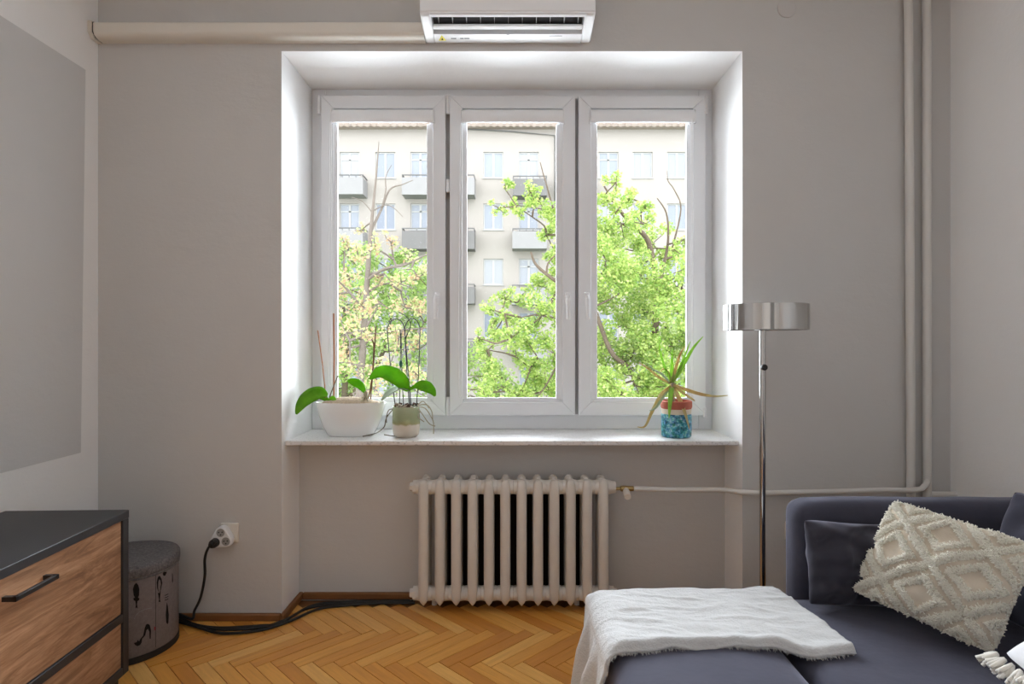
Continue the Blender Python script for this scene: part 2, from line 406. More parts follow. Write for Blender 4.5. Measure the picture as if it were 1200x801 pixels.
for si, (sx0, sx1, gx0, gx1, hx) in enumerate(((376, 522, 396.5, 500.5, 512.5), (527, 674, 547.5, 651.5, 665), (678, 827, 699.5, 803.5, 687.5))):
    x0, x1 = px(sx0, YS), px(sx1, YS); z0, z1 = pz(486.5, YS), pz(112, YS)
    g0, g1 = px(gx0, YS+.02), px(gx1, YS+.02)
    s = mitred(x0, x1, z0, z1, .068, YS, YS+.062, .070).build('sash', M['pvc'], win, bevel=.003)
    mitred(x0+.066, x1-.066, z0+.068, z1-.066, min(g0-x0-.066, .03), YS+.012, YS+.024, .026).build('glazing_bead', M['pvc'], s, bevel=.004)
    MB().box(x0+.07, x1-.07, YS+.026, YS+.031, z0+.07, z1-.07).build('pane', M['window_glass'], s)
    # handle
    hxx = px(hx, YS); zt = pz(349, YS)
    m = MB().box(hxx-.013, hxx+.013, YS-.010, YS, zt-.035, zt+.03); hp = m.build('handle_plate', M['white_plastic'], s, bevel=.004)
    MB().tube([(hxx, YS-.008, zt+.005), (hxx, YS-.045, zt+.005), (hxx, YS-.052, zt-.008), (hxx, YS-.052, zt-.115)], [.010, .010, .012, .0105], 10).build('handle', M['white_plastic'], s)
    # roller blind: cassette, guides, chain
    bl = thing('roller_blind', ['rolled up white roller blind on the casement over the orchids', 'rolled up white roller blind on the middle casement', 'rolled up white roller blind on the casement over the spiky plant'][si], 'roller blind', (0, YS, z1), group='roller blinds on the window')
    c0, c1 = x0+.062, x1-.062
    zt2, zb2 = pz(129, YS-.01), pz(144, YS-.01)
    MB().prism([(YS+.02, zt2), (YS-.016, zt2), (YS-.03, zt2-.02), (YS-.03, zb2+.012), (YS-.022, zb2), (YS-.012, zb2), (YS+.02, zb2+.03)], 'x', c0, c1).build('cassette', M['white_plastic'], bl, bevel=.003)
    for e in (c0-.004, c1): MB().box(e, e+.004, YS-.031, YS+.02, zb2-.002, zt2+.001).build('end_cap', M['white_plastic'], bl)
    for ga, gb in ((c0+.004, g0), (g1, c1-.004)):
        MB().box(ga, gb, YS+.007, YS+.0225, z0+.085, zb2).build('side_guide', M['pvc'], bl, bevel=.002)
    ch = {0: (388, 386.5, 452), 1: (541, 539.5, 465), 2: (811.5, 814, 452)}[si]
    a = px(ch[0], YS-.03); bq = px(ch[1]-2, YS-.03); zc = pz(ch[2], YS)
    pts = [(a, YS-.028, zb2+.02), (a, YS-.022, zc+.05)]+[((a+bq)/2+(a-bq)/2*math.cos(t), YS-.022, zc+.03-.03*math.sin(t)) for t in [math.pi*q/8 for q in range(9)]]+[(bq, YS-.022, zc+.05), (bq-.002, YS-.024, zc+.5), (a-.006, YS-.028, zb2+.02)]
    MB().tube(pts, .0022, 6).build('bead_chain', M['white_plastic'], bl)
for hx, spans in ((373, ((112, 133),)), (524.6, ((112, 133), (210, 225), (465, 487))), (827.5, ((112, 133),)), (826, ((478, 489),))):
    for ya, yb in spans:
        MB().cyl((px(hx, YS), YS+.005, pz(yb, YS)), (px(hx, YS), YS+.005, pz(ya, YS)), .010, 12).build('hinge', M['white_plastic'], win)
for gx in (524.5, 676): MB().box(px(gx, YS)-.012, px(gx, YS)+.012, WF-.006, WF+.004, pz(486, YS), pz(112, YS)).build('seal', M['pvc_seal'], win)

# ------------------------------------------------------------------ radiator
rad = thing('radiator', 'old white cast iron column radiator in the niche below the window', 'radiator', (0, 2.94, 0))
RY = 2.86; pitch = .0783; rx0 = -.4236
def section(cx):
    m = MB()
    for yy, ry_ in ((RY+.026, .026), (RY+.076, .020), (RY+.126, .024)):
        lo = .036 if yy < RY+.05 else .045
        prof = [(.004, lo), (.55, lo+.016), (.95, lo+.035), (1, lo+.07), (1, .570), (.98, .608), (.84, .630), (.45, .642)]
        n = 14; vs_ = []
        for sc, z in prof:
            for k in range(n):
                a = 2*math.pi*k/n
                vs_.append((cx+.0245*sc*math.copysign(abs(math.cos(a))**.8, math.cos(a)), yy+ry_*sc*math.copysign(abs(math.sin(a))**.8, math.sin(a)), z))
        fs = [(i*n+k, i*n+(k+1) % n, (i+1)*n+(k+1) % n, (i+1)*n+k) for i in range(len(prof)-1) for k in range(n)]+[tuple(range(n))[::-1], tuple(range((len(prof)-1)*n, len(prof)*n))]
        m.add(vs_, fs)
    for zc in (.600, .088):      # hubs joining the columns and the neighbours
        for ya, rr_ in ((RY+.052, .036),):
            m.tube([(cx-pitch/2+.0005, ya, zc), (cx-.022, ya, zc), (cx, ya, zc), (cx+.022, ya, zc), (cx+pitch/2-.0005, ya, zc)], [rr_*.93, rr_, rr_*1.05, rr_, rr_*.93], 18)
        m.box(cx-.016, cx+.016, RY+.02, RY+.13, zc-.026, zc+.028)
    m.box(cx-.008, cx+.008, RY+.03, RY+.125, .1, .59)
    return m
for k in range(12): section(rx0+k*pitch).build('section', M['rad_paint'], rad, smooth=50)
xe0, xe1 = rx0-pitch/2, rx0+11*pitch+pitch/2
for zc in (.600, .088):
    for xe, d in ((xe0, -1), (xe1, 1)):
        if zc > .5 and d > 0: continue
        MB().tube([(xe, RY+.052, zc), (xe+d*.014, RY+.052, zc), (xe+d*.015, RY+.052, zc), (xe+d*.030, RY+.052, zc)], [.033, .033, .023, .021], 6 if d < 0 else 18).build('plug', M['rad_paint'], rad)
MB().tube([(xe1, RY+.052, .600), (xe1+.022, RY+.052, .600)], [.031, .028], 18).build('plug', M['rad_paint'], rad)
vlv = MB().tube([(xe1+.02, RY+.052, .592), (xe1+.045, RY+.052, .592), (xe1+.05, RY+.052, .592), (xe1+.075, RY+.052, .592), (xe1+.11, RY+.052, .592)], [.008, .008, .014, .014, .012], 12).build('valve', M['brass'], rad)
MB().tube([(xe1+.072, RY+.052, .590), (xe1+.072, RY+.025, .578), (xe1+.072, RY-.005, .566)], [.013, .017, .016], 12).build('valve_knob', M['cream_plastic'], vlv)
MB().box(px(512, 3.03), px(690, 3.03), 3.028, 3.036, .05, .60).build('gap_shade_sheet', M['gap_shade'], rad, label='dark brown sheet added to blacken the gaps between the columns')  # added sheet, its dark colour deepens the shade in the gaps
for k in (0.5, 9.5): MB().cyl((rx0+k*pitch, RY+.125, 0), (rx0+k*pitch, RY+.125, .09), .013, 12).build('foot', M['rad_paint'], rad)

# ------------------------------------------------------------------ heating pipes
def pipe(name, label, pts, r, mat='pipe_paint'):
    return tag(MB().tube(pts, r, 14).build(name, M[mat], smooth=60), label, 'pipe', 'white heating pipes on the window wall')
yp = YB-.028
pp = lambda x, y, Y: P(x, y, Y)
MBp = MB()
pth = [(xe1+.112, RY+.052, .592), pp(790, 573.5, 2.91), pp(838, 573.5, 2.90), pp(852, 574, 2.86), pp(868, 576.5, 2.80), pp(895, 577.5, 2.785), pp(960, 576, 2.785), pp(1040, 574, 2.775), pp(1067, 574.5, 2.758), pp(1080, 572.5, 2.762), pp(1086, 566, 2.785), pp(1087, 556, yp)]
pipe('heating_pipe', 'white horizontal pipe running from the radiator valve to the corner', pth, .0125)
pipe('heating_pipe', 'vertical white pipe further from the corner of the right wall', [pp(1066, 700, yp), pp(1067.5, 560, yp), pp(1066, 250, yp), pp(1063.5, -150, yp)], .0185)
pipe('heating_pipe', 'vertical white pipe nearer to the corner of the right wall', [pp(1086, 700, yp), pp(1086.5, 560, yp), pp(1086, 250, yp), pp(1086, -150, yp)], .0185)
pipe('heating_pipe', 'short white pipe stub running into the right wall above the sofa', [pp(1086, 579, yp), pp(1108, 579, yp), pp(1120, 579, yp-.005), pp(1124, 579.5, yp)], .0135)
tag(MB().lathe([(.002, 0), (.044, 0), (.044, .004), (.040, .006), (.0, .0065)], (0, 0, 0), 32).build('junction_box_cover', M['plaster']), 'small round painted over box cover high on the window wall', 'cover')
o = bpy.data.objects['junction_box_cover']; o.rotation_euler = (R(90), 0, 0); o.location = P(922, 10, YB)

# ------------------------------------------------------------------ air conditioner and trunking
ac = thing('air_conditioner', 'white wall mounted air conditioner above the window', 'air conditioner', (-.02, YB, 2.65))
ax0, ax1 = -.402, .364
T = lambda t, z: (YB-t, z)
sl = lambda s_, d=0.0: (YB-(.2-.18*s_)+.175*d, 2.722-.032*s_+.985*d)
outer = [T(0, 2.885), T(.17, 2.89), T(.205, 2.86), T(.205, 2.733), T(.201, 2.724)]
full = outer+[sl(.05), sl(.96), T(.012, 2.695), T(0, 2.70)]
mid = outer+[sl(.06), sl(.06, .06), sl(.66, .06), sl(.66), sl(.96), T(.012, 2.695), T(0, 2.70)]
MB().prism(mid, 'x', ax0+.046, ax1-.046).build('body', M['white_plastic'], ac)
for a, bb in ((ax0, ax0+.046), (ax1-.046, ax1)): MB().prism(full, 'x', a, bb).build('side_cover', M['white_plastic'], ac, bevel=.014, seg=3)
MB().prism([T(.206, 2.737), T(.206, 2.862), T(.214, 2.858), T(.214, 2.736), T(.208, 2.728)], 'x', ax0+.002, ax1-.002).build('front_panel', M['white_plastic'], ac, bevel=.003)
MB().prism([sl(.07, .045), sl(.07, .058), sl(.65, .058), sl(.65, .045)], 'x', ax0+.047, ax1-.047).build('fan_cavity', M['dark_plastic'], ac)
MB().prism([sl(.36, .000), sl(.36, .010), sl(.48, .010), sl(.50, .002), sl(.48, -.002)], 'x', ax0+.048, ax1-.048).build('louver', M['white_plastic'], ac, bevel=.002)
for k in range(11):
    xv = ax0+.075+k*.062
    MB().prism([sl(.08, .01), sl(.08, .05), sl(.35, .05), sl(.35, .01)], 'x', xv, xv+.0018).build('vane', M['pvc_seal'], ac)
MB().prism([sl(.60, .030), sl(.60, .036), sl(.655, .036), sl(.655, .030)], 'x', ax0+.047, ax1-.047).build('inner_flap', M['white_plastic'], ac)
def slp(x, s_): y, z = sl(s_, -.0006); return (x, y, z)
xs = px(516, 2.70)
def flat(pts2, name, mat, parent, dz=-.0008):
    n = len(pts2); m = MB(); m.add([(x, *sl(s_, -.0002)) for x, s_ in pts2]+[(x, *sl(s_, dz)) for x, s_ in pts2], [tuple(range(n)), tuple(range(n, 2*n))]+[(i, (i+1) % n, n+(i+1) % n, n+i) for i in range(n)])
    return m.build(name, M[mat], parent)
st = flat([(xs-.018, .90), (xs+.018, .90), (xs, .70)], 'warning_sticker', 'yellow_sticker', ac)
flat([(xs-.005, .875), (xs+.005, .875), (xs, .78)], 'warning_mark', 'black_print', st, -.0014)
for cx_, w_ in ((530, .012), (540, .008), (546, .012)):
    c = px(cx_, 2.71)
    flat([(c-w_, .84), (c+w_, .84), (c+w_, .80), (c-w_, .80)], 'printed_mark', 'grey_mark', ac)
c = px(652, 2.71); flat([(c-.03, .735), (c+.03, .735), (c+.03, .72), (c-.03, .72)], 'printed_mark', 'grey_mark', ac)
c = px(595, 2.70); flat([(c-.006, .70), (c+.006, .70), (c+.006, .675), (c-.006, .675)], 'printed_mark', 'grey_mark', ac)

tr = thing('pipe_trunking', 'cream plastic pipe trunking running from the side wall to the air conditioner', 'trunking', (-1.1, YB, 2.7))
zt, zb = 2.765, 2.697
prof = [(YB, zt), (YB-.062, zt), (YB-.070, zt-.006), (YB-.070, zb+.024), (YB-.064, zb+.011), (YB-.050, zb+.003), (YB-.03, zb), (YB, zb)]
MB().prism(prof, 'x', -1.915, ax0-.002).build('cover', M['cream_plastic'], tr, smooth=50)
MB().prism([(YB, zt+.004), (YB-.074, zt+.004), (YB-.074, zb+.02), (YB-.05, zb-.004), (YB, zb-.004)], 'x', -1.94, -1.922).build('end_cap', M['cream_plastic'], tr, bevel=.003)
MB().prism([(YB, zt), (YB-.066, zt), (YB-.066, zb+.022), (YB-.045, zb+.004), (YB, zb+.004)], 'x', -1.9225, -1.9145).build('joint', M['dark_plastic'], tr)

# ------------------------------------------------------------------ dresser
dr = thing('dresser', 'low black dresser with wood grain drawer fronts beside the left wall', 'dresser', (-1.44, 2.264, 0), R(2.2))
L_, D_, H_ = 1.0, .45, .671
def lb(name, mat, *a, **k): return MB().box(*a).build(name, M[mat], dr, local=True, **k)
lb('top', 'black_board', -D_, .002, -L_, 0, H_-.030, H_, bevel=.0025)
for ya in (-.035, -L_): lb('side_panel', 'black_board', -D_, 0, ya, ya+.035, .066, H_-.030, bevel=.002)
lb('back_panel', 'black_board', -D_, -D_+.012, -L_+.035, -.035, .066, H_-.03)
lb('rail', 'black_board', -D_+.012, .0, -L_+.035, -.035, .264, .294, bevel=.002)
lb('bottom_rail', 'black_board', -D_+.012, .0, -L_+.035, -.035, .066, .096, bevel=.002)
for za, zb_ in ((.296, .639), (.098, .262)):
    d = lb('drawer', 'drawer_wood', -.40, -.006, -L_+.038, -.038, za, zb_, bevel=.0015)
    yc = -L_/2; zh = za+(zb_-za)*.83
    m = MB().box(.022, .034, yc-.085, yc+.085, zh-.006, zh+.008).box(-.006, .034, yc-.085, yc-.071, zh-.006, zh+.008).box(-.006, .034, yc+.071, yc+.085, zh-.006, zh+.008)
    m.build('handle', M['black_metal'], d, local=True, bevel=.001)
for ly in (-.05, -L_+.05):
    for lx in (-.03, -D_+.03): MB().box(lx-.014, lx+.014, ly-.014, ly+.014, 0, .066).build('leg', M['black_metal'], dr, local=True, bevel=.002)

# ------------------------------------------------------------------ storage bin with cat print
bc = Vector((-1.652, 2.583, 0)); br = .196
bn = thing('storage_bin', 'round grey fabric storage bin printed with black cats', 'storage bin', bc)
MB().lathe([(br-.004, .020), (br, .03), (br, .345), (br-.003, .35)], bc, 56).build('drum', M['bin_cloth'], bn)
MB().lathe([(br-.01, .0), (br+.002, .0), (br+.002, .024), (br-.002, .026)], bc, 56).build('base_band', M['black_rubber'], bn)
MB().lathe([(br-.006, .345), (br+.004, .346), (br+.006, .352), (br+.006, .378), (br+.002, .386), (br-.03, .389), (.1, .385), (.0, .383)], bc, 56, cap=False).build('lid', M['bin_lid'], bn, smooth=60)
MB().lathe([(br+.002, .335), (br+.004, .339), (br+.002, .343), (br-.002, .343), (br-.002, .335)], bc, 56, cap=False).build('piping', M['bin_lid'], bn)
def on_bin(zx, zy, off=.0012):
    x, y = 145+zx/5, 620+zy/5
    d = Vector(((x-600)/F, 1, -(y-400.5)/F)); o_ = Vector((0, 0, CAMH))-bc
    A = d.x**2+d.y**2; B = 2*(o_.x*d.x+o_.y*d.y); C = o_.x**2+o_.y**2-(br+off)**2
    t = (-B-math.sqrt(max(0, B*B-4*A*C)))/(2*A); return o_+bc+d*t
def print_poly(pts, mat='black_print', name='cat_print'):
    n = len(pts); a = [on_bin(*p) for p in pts]; q = [on_bin(p[0], p[1], -.002) for p in pts]
    MB().add(a+q, [tuple(range(n))]+[(i, (i+1) % n, n+(i+1) % n, n+i) for i in range(n)]).build(name, M[mat], bn)
def blob(cx_, cy_, rx_, ry_, n=14): return [(cx_+rx_*math.cos(2*math.pi*k/n), cy_+ry_*math.sin(2*math.pi*k/n)) for k in range(n)]
print_poly([(73, 312), (85, 325), (92, 350), (90, 385), (84, 400), (92, 402), (90, 414), (80, 420), (78, 440), (82, 464), (75, 456), (68, 464), (71, 440), (68, 420), (58, 414), (56, 402), (66, 400), (58, 385), (54, 350), (61, 325)])
print_poly([(212, 272), (222, 290), (226, 315), (216, 360), (212, 410), (216, 424), (204, 424), (207, 410), (200, 370), (206, 372), (210, 372), (218, 320), (215, 298), (208, 292), (203, 305), (201, 340), (206, 372), (196, 345), (193, 310), (198, 285), (204, 274)])
print_poly(blob(238, 260, 9, 12)); print_poly([(232, 246), (237, 236), (243, 240), (240, 252)]); print_poly([(243, 250), (250, 246), (252, 256), (246, 262)])
print_poly([(140, 552), (153, 560), (160, 590), (158, 640), (152, 640), (150, 600), (142, 582), (133, 590), (126, 620), (108, 640), (104, 664), (96, 676), (80, 684), (66, 676), (60, 664), (76, 660), (82, 646), (90, 656), (98, 640), (114, 622), (122, 580), (130, 558)])
print_poly([(253, 425), (259, 450), (264, 500), (262, 545), (256, 556), (249, 545), (246, 500), (250, 450)])
for yq in (380, 394, 408): print_poly([(240, yq+5), (250, yq+1), (262, yq-5), (262, yq-1), (251, yq+5), (241, yq+9)])
print_poly([(283, 255), (287, 262), (289, 300), (286, 318), (283, 300)])
for q in (187,): print_poly([(q-1.2, 265), (q+1.2, 265), (q+1.2, 690), (q-1.2, 690)], 'black_print', 'panel_line')
print_poly(blob(182, 580, 5, 12), 'red_print')
arc = [(60, 525), (72, 500), (95, 480), (130, 465), (165, 458)]
for a_, b_ in zip(arc, arc[1:]): print_poly([a_, b_, (b_[0], b_[1]+2.6), (a_[0]+1, a_[1]+2.6)], 'grey_mark', 'line_print')

# ------------------------------------------------------------------ sockets and cords
so = thing('wall_socket', 'square white wall socket behind the triple adapter', 'socket', P(270, 623, YB))
c = P(270, 623, YB)
MB().box(c.x-.042, c.x+.042, YB-.012, YB, c.z-.044, c.z+.044).build('plate', M['cream_plastic'], so, bevel=.004)
ad = thing('socket_adapter', 'white three way plug adapter in the wall socket', 'adapter', (c.x-.01, YB-.012, c.z))
sc_ = .064
cs = [P(264.5, 620, YB), P(270.5, 630, YB), P(258.5, 631, YB)]
cen = sum(cs, Vector())/3
pts = []
for q in (0, 1, 2):
    base_a = math.atan2(cs[q].z-cen.z, cs[q].x-cen.x)
    for da in (-60, -30, 0, 30, 60):
        pts.append((cs[q].x+.027*math.cos(base_a+R(da)), cs[q].z+.027*math.sin(base_a+R(da))))
ca = sum(p[0] for p in pts)/len(pts), sum(p[1] for p in pts)/len(pts)
pts.sort(key=lambda p: math.atan2(p[1]-ca[1], p[0]-ca[0]))
MB().prism(pts, 'y', YB-.050, YB-.012).build('body', M['white_plastic'], ad, bevel=.005)
for q in (0, 1):
    f_ = MB().cyl((cs[q].x, YB-.0515, cs[q].z), (cs[q].x, YB-.045, cs[q].z), .019, 20).build('socket_face', M['socket_face'], ad)
    for dx_, dz_ in ((-.008, .002), (.008, .003), (.001, -.009)): MB().cyl((cs[q].x+dx_, YB-.0525, cs[q].z+dz_), (cs[q].x+dx_, YB-.05, cs[q].z+dz_), .0032, 8).build('pin_hole', M['dark_plastic'], f_)
def smooth_path(pts, n=8):
    pts = [Vector(p) for p in pts]; out = []
    for i in range(len(pts)-1):
        p0, p1, p2, p3 = pts[max(i-1, 0)], pts[i], pts[i+1], pts[min(i+2, len(pts)-1)]
        for k in range(n):
            t = k/n; out.append(.5*((2*p1)+(p2-p0)*t+(2*p0-5*p1+4*p2-p3)*t*t+(3*p1-p0-3*p2+p3)*t**3))
    return out+[pts[-1]]
pc = thing('power_cord', 'black power cord plugged into the triple adapter hanging to the floor', 'cord', (cs[2].x, YB-.05, 0))
MB().tube([(cs[2].x, YB-.05, cs[2].z), (cs[2].x, YB-.075, cs[2].z), (cs[2].x-.004, YB-.088, cs[2].z-.004)], [.021, .020, .012], 16).build('plug', M['black_rubber'], pc)
g_ = [(cs[2].x-.002, YB-.082, cs[2].z-.006), P(252, 634, YB-.085), P(244, 642, YB-.08), P(240, 655, YB-.07), P(240, 675, YB-.06), P(235, 700, YB-.05), P(228, 715, YB-.05), (-1.47, 2.765, .03), (-1.56, 2.789, .045), (-1.70, 2.789, .045)]
MB().tube(smooth_path(g_), [.0085]*9+[.006]*(len(smooth_path(g_))-9), 8).build('cable', M['black_rubber'], pc)
for i, (dy, pts) in enumerate(((0, [(255, 737), (300, 735.5), (332, 726), (362, 712), (400, 707), (440, 705), (484, 704)]),
                               (1, [(260, 741.5), (305, 738), (338, 728), (372, 713.5), (405, 709), (445, 706.5), (486, 706)]),
                               (2, [(258, 735), (306, 732.5), (335, 722), (366, 709), (404, 705), (442, 703.5), (480, 703)]))):
    zz = (.020, .007, .033)[i]
    q = [Vector((-1.70, 2.790, zz)), Vector((-1.56, 2.788, zz)), Vector((-1.45, 2.75-.012*(i == 1), .012))]+[FL(x, y, .007+.001*i) for x, y in pts]
    for v_ in q:
        if v_.x > OX0-.02 and v_.y > NB-.03: v_.y = NB-.03-.004*i
        if -1.4 < v_.x < OX0+.03 and v_.y > YB-.03: v_.y = YB-.03-.012*i
    tag(MB().tube(smooth_path(q), .0062, 8).build('floor_cable', M['black_rubber']), ['black cable on the parquet in the middle of the three running to the radiator', 'black cable on the parquet nearest the viewer of the three running to the radiator', 'black cable on the parquet nearest the skirting of the three running to the radiator'][i], 'cable', 'cables along the skirting')
so2 = thing('wall_socket', 'cream wall socket between the floor lamp and the sofa', 'socket', P(929, 621, YB))
c = P(929, 621, YB)
MB().box(c.x-.040, c.x+.040, YB-.012, YB, c.z-.044, c.z+.044).build('plate', M['cream_plastic'], so2, bevel=.004)
c2 = P(932, 620.5, YB-.02)
pc2 = thing('lamp_cord', 'black cord and plug in the socket beside the sofa arm', 'cord', (c2.x, YB-.02, 0))
MB().tube([(c2.x, YB-.012, c2.z), (c2.x, YB-.04, c2.z), (c2.x+.01, YB-.05, c2.z)], [.024, .022, .012], 16).build('plug', M['black_rubber'], pc2)
MB().tube(smooth_path([(c2.x, YB-.045, c2.z), (c2.x+.06, YB-.06, c2.z-.05), (c2.x+.09, YB-.10, c2.z-.18), P(941, 675, 2.66), P(930, 688, 2.63), P(920, 701, 2.60), (1.09, 2.58, .1), (1.07, 2.56, .03)]), .005, 8).build('cable', M['black_rubber'], pc2)

# ------------------------------------------------------------------ floor lamp
LY = 2.54; lx = px(893.7, LY)
lamp = thing('floor_lamp', 'chrome floor lamp with shallow drum shade beside the window recess', 'floor lamp', (lx, LY, 0))
MB().lathe([(.0, 0), (.13, 0), (.135, .006), (.13, .016), (.02, .022), (.0, .022)], (lx, LY, 0), 40, cap=False).build('base', M['chrome'], lamp)
MB().cyl((lx, LY, .02), (lx, LY, pz(372, LY)), .0125, 20).build('pole', M['chrome'], lamp, smooth=60)
zs0, zs1 = pz(386.3, LY), pz(357.3, LY); sxc = px(897, LY)
r_ = 47*LY/F
MB().lathe([(r_, zs0), (r_, zs1), (r_-.002, zs1+.001), (r_-.003, zs1), (r_-.003, zs0), (r_-.002, zs0-.001), (r_, zs0)], (sxc, LY, 0), 72, cap=False).build('shade', M['chrome'], lamp)
MB().lathe([(.0, zs1-.012), (r_-.003, zs1-.012), (r_-.003, zs1-.009), (0, zs1-.009)], (sxc, LY, 0), 48, cap=False).build('top_disc', M['chrome_dark'], lamp)
MB().lathe([(.0, zs0+.010), (r_-.003, zs0+.010), (r_-.003, zs0+.013), (0, zs0+.013)], (sxc, LY, 0), 48, cap=False).build('diffuser', M['white_plastic'], lamp)
zk = pz(430, LY)
MB().tube([(lx, LY-.008, zk), (lx, LY-.022, zk), (lx, LY-.026, zk)], [.013, .013, .009], 16).build('switch_knob', M['black_rubber'], lamp)

# ------------------------------------------------------------------ sofa, ottoman
def puffy(x0, x1, y0, y1, z0, z1, r=.05, crown=.015, nx=28, ny=36, wob=.004, seed=0):
    """upholstered block: rounded box from a subdivided cube"""
    bm = bmesh.new(); bmesh.ops.create_cube(bm, size=1)
    bmesh.ops.subdivide_edges(bm, edges=bm.edges[:], cuts=15, use_grid_fill=True)
    hx, hy, hz = (x1-x0)/2, (y1-y0)/2, (z1-z0)/2; cx_, cy_, cz_ = (x0+x1)/2, (y0+y1)/2, (z0+z1)/2
    vs_ = []
    def dense(t, h):      # denser towards the ends
        s_ = math.copysign(1-(1-abs(t)*2)**1.6, t) if abs(t) < .5 else math.copysign(1, t)
        return s_*h
    for v in bm.verts:
        p = Vector((dense(v.co.x, hx), dense(v.co.y, hy), dense(v.co.z, hz)))
        q = Vector((max(-hx+r, min(hx-r, p.x)), max(-hy+r, min(hy-r, p.y)), max(-hz+r, min(hz-r, p.z))))
        d = p-q
        if d.length > 1e-6: p = q+d.normalized()*min(r, d.length) if min(abs(d.x)+abs(d.y), 1) or True else p
        if d.length > r: p = q+d.normalized()*r
        fx, fy = 1-(p.x/hx)**2, 1-(p.y/hy)**2
        if p.z > 0: p.z += crown*max(0, fx)**.6*max(0, fy)**.6
        w_ = noise.noise(Vector((p.x*5+seed, p.y*5, p.z*5)))*wob
        p.z += w_; p.x += w_*.6
        vs_.append((p.x+cx_, p.y+cy_, p.z+cz_))
    bm.verts.index_update()
    m = MB(); m.v = vs_; m.f = [tuple(v.index for v in f.verts) for f in bm.faces]; bm.free()
    return m
SEAT = .425
sofa = thing('sofa', 'dark grey velvet sofa along the right wall', 'sofa', (1.4, 1.1, 0))
MB().box(.86, 1.97, .22, 2.22, .07, .26).build('base', M['velvet'], sofa, bevel=.03, seg=4)
puffy(.806, 1.78, .30, 2.10, .24, SEAT-.006, .055, .012, seed=3).build('seat_cushion', M['velvet'], sofa, smooth=70)
puffy(.992, 1.97, 2.085, 2.225, .09, .738, .055, .004, seed=5).build('armrest', M['velvet'], sofa, smooth=70)
puffy(.992, 1.97, .16, .30, .09, .738, .055, .004, seed=6).build('armrest', M['velvet'], sofa, smooth=70)
puffy(1.78, 2.0, .18, 2.20, .09, .74, .06, .004, seed=7).build('backrest', M['velvet'], sofa, smooth=70)
for x in (1.05, 1.9):
    for y in (.28, 2.14): MB().cyl((x, y, 0), (x, y, .1), .02, 12).build('leg', M['black_metal'], sofa)
ott = thing('ottoman', 'dark grey velvet ottoman pushed against the sofa seat', 'ottoman', (.54, 1.3, 0))
MB().box(.30, .78, .52, 2.06, .07, .26).build('base', M['velvet'], ott, bevel=.03, seg=4)
puffy(.275, .797, .48, 2.10, .22, SEAT-.006, .06, .012, seed=11).build('cushion', M['velvet'], ott, smooth=70)
for x in (.36, .73):
    for y in (.6, 1.98): MB().cyl((x, y, 0), (x, y, .1), .02, 12).build('leg', M['black_metal'], ott)

# throw blanket
bl = thing('throw_blanket', 'pale grey plush throw draped over the ottoman corner', 'blanket', (.6, 1.9, SEAT))
def sst(a, b_, t):
    t = max(0, min(1, (t-a)/(b_-a))); return t*t*(3-2*t)
HANG = .34; TOPW = .655
def throw_pt(u, v):
    # u: 0 at the hem of the hanging side, 1 at the edge on the sofa; v: 0 back edge, 1 front edge
    s_ = u*(HANG+TOPW)
    yb, yf = 2.105, 1.665
    if u > .3: yf += .045*math.sin((u-.3)/.7*math.pi*.9)*1.0
    Y = yb+(yf-yb)*v
    wrk = noise.noise(Vector((s_*5+Y*2, Y*13, 7.0))); wr2 = noise.noise(Vector((s_*9, Y*26+s_*5, 3.0)))
    nz = noise.noise(Vector((s_*7, Y*9, 2.0)))*.008+.0035*sst(0, 1, 1-abs(wrk)*4)+.0018*sst(0, 1, 1-abs(wr2)*4)
    r_ = .055; z_top = SEAT+.020
    e = s_-HANG
    if e > r_:
        X = .275+e; z = z_top
    elif e > -r_*.57:
        t = (r_-e)/(r_*1.57)*math.pi/2
        X = .275+r_-r_*math.sin(t)*1.25; z = z_top-r_+r_*math.cos(t)
    else:
        dn = -e-r_*.57
        fold = math.sin(Y*36+1.2)*.016+math.sin(Y*71)*.007
        X = .262-.20*dn*(.7+.3*v)+fold*min(1, dn/.12); z = z_top-r_-dn*.98
    z += nz
    back = sst(.10, 0, v); front = sst(.86, 1, v)
    k = sst(-.03, .06, e)
    z -= back*.03*k*(1-.8*sst(.55, .95, X))
    z += k*(front*(.008+.008*noise.noise(Vector((s_*13, 1, 4))))-sst(.955, 1, v)*(.022+.012*noise.noise(Vector((s_*9, 3, 8)))))
    sag = math.exp(-((X-.84)/.06)**2)*sst(.75, 1, v)*k; z -= .010*sag; Y -= .030*sag
    tri = sst(.90, 1.0, u)
    X += tri*.05*(v-.3)*1.2*(1-v*.4)
    return Vector((X, Y+noise.noise(Vector((s_*11, v*2, 9)))*.012*(v), z))
MB().grid(150, 90, throw_pt).build('cloth', M['throw_plush'], bl, smooth=180, solid=.012)
fr = MB(); rg = random.Random(5)
for k in range(420):
    u = rg.uniform(.02, .99); p = throw_pt(u, 1.0); d = Vector((rg.uniform(-.4, .4), -1, rg.uniform(-.9, .2))).normalized()*rg.uniform(.006, .013)
    fr.tube([p, p+d], [.0016, .0006], 3, False)
o = fr.build('fringe', M['throw_plush'], bl); o['kind'] = 'stuff'

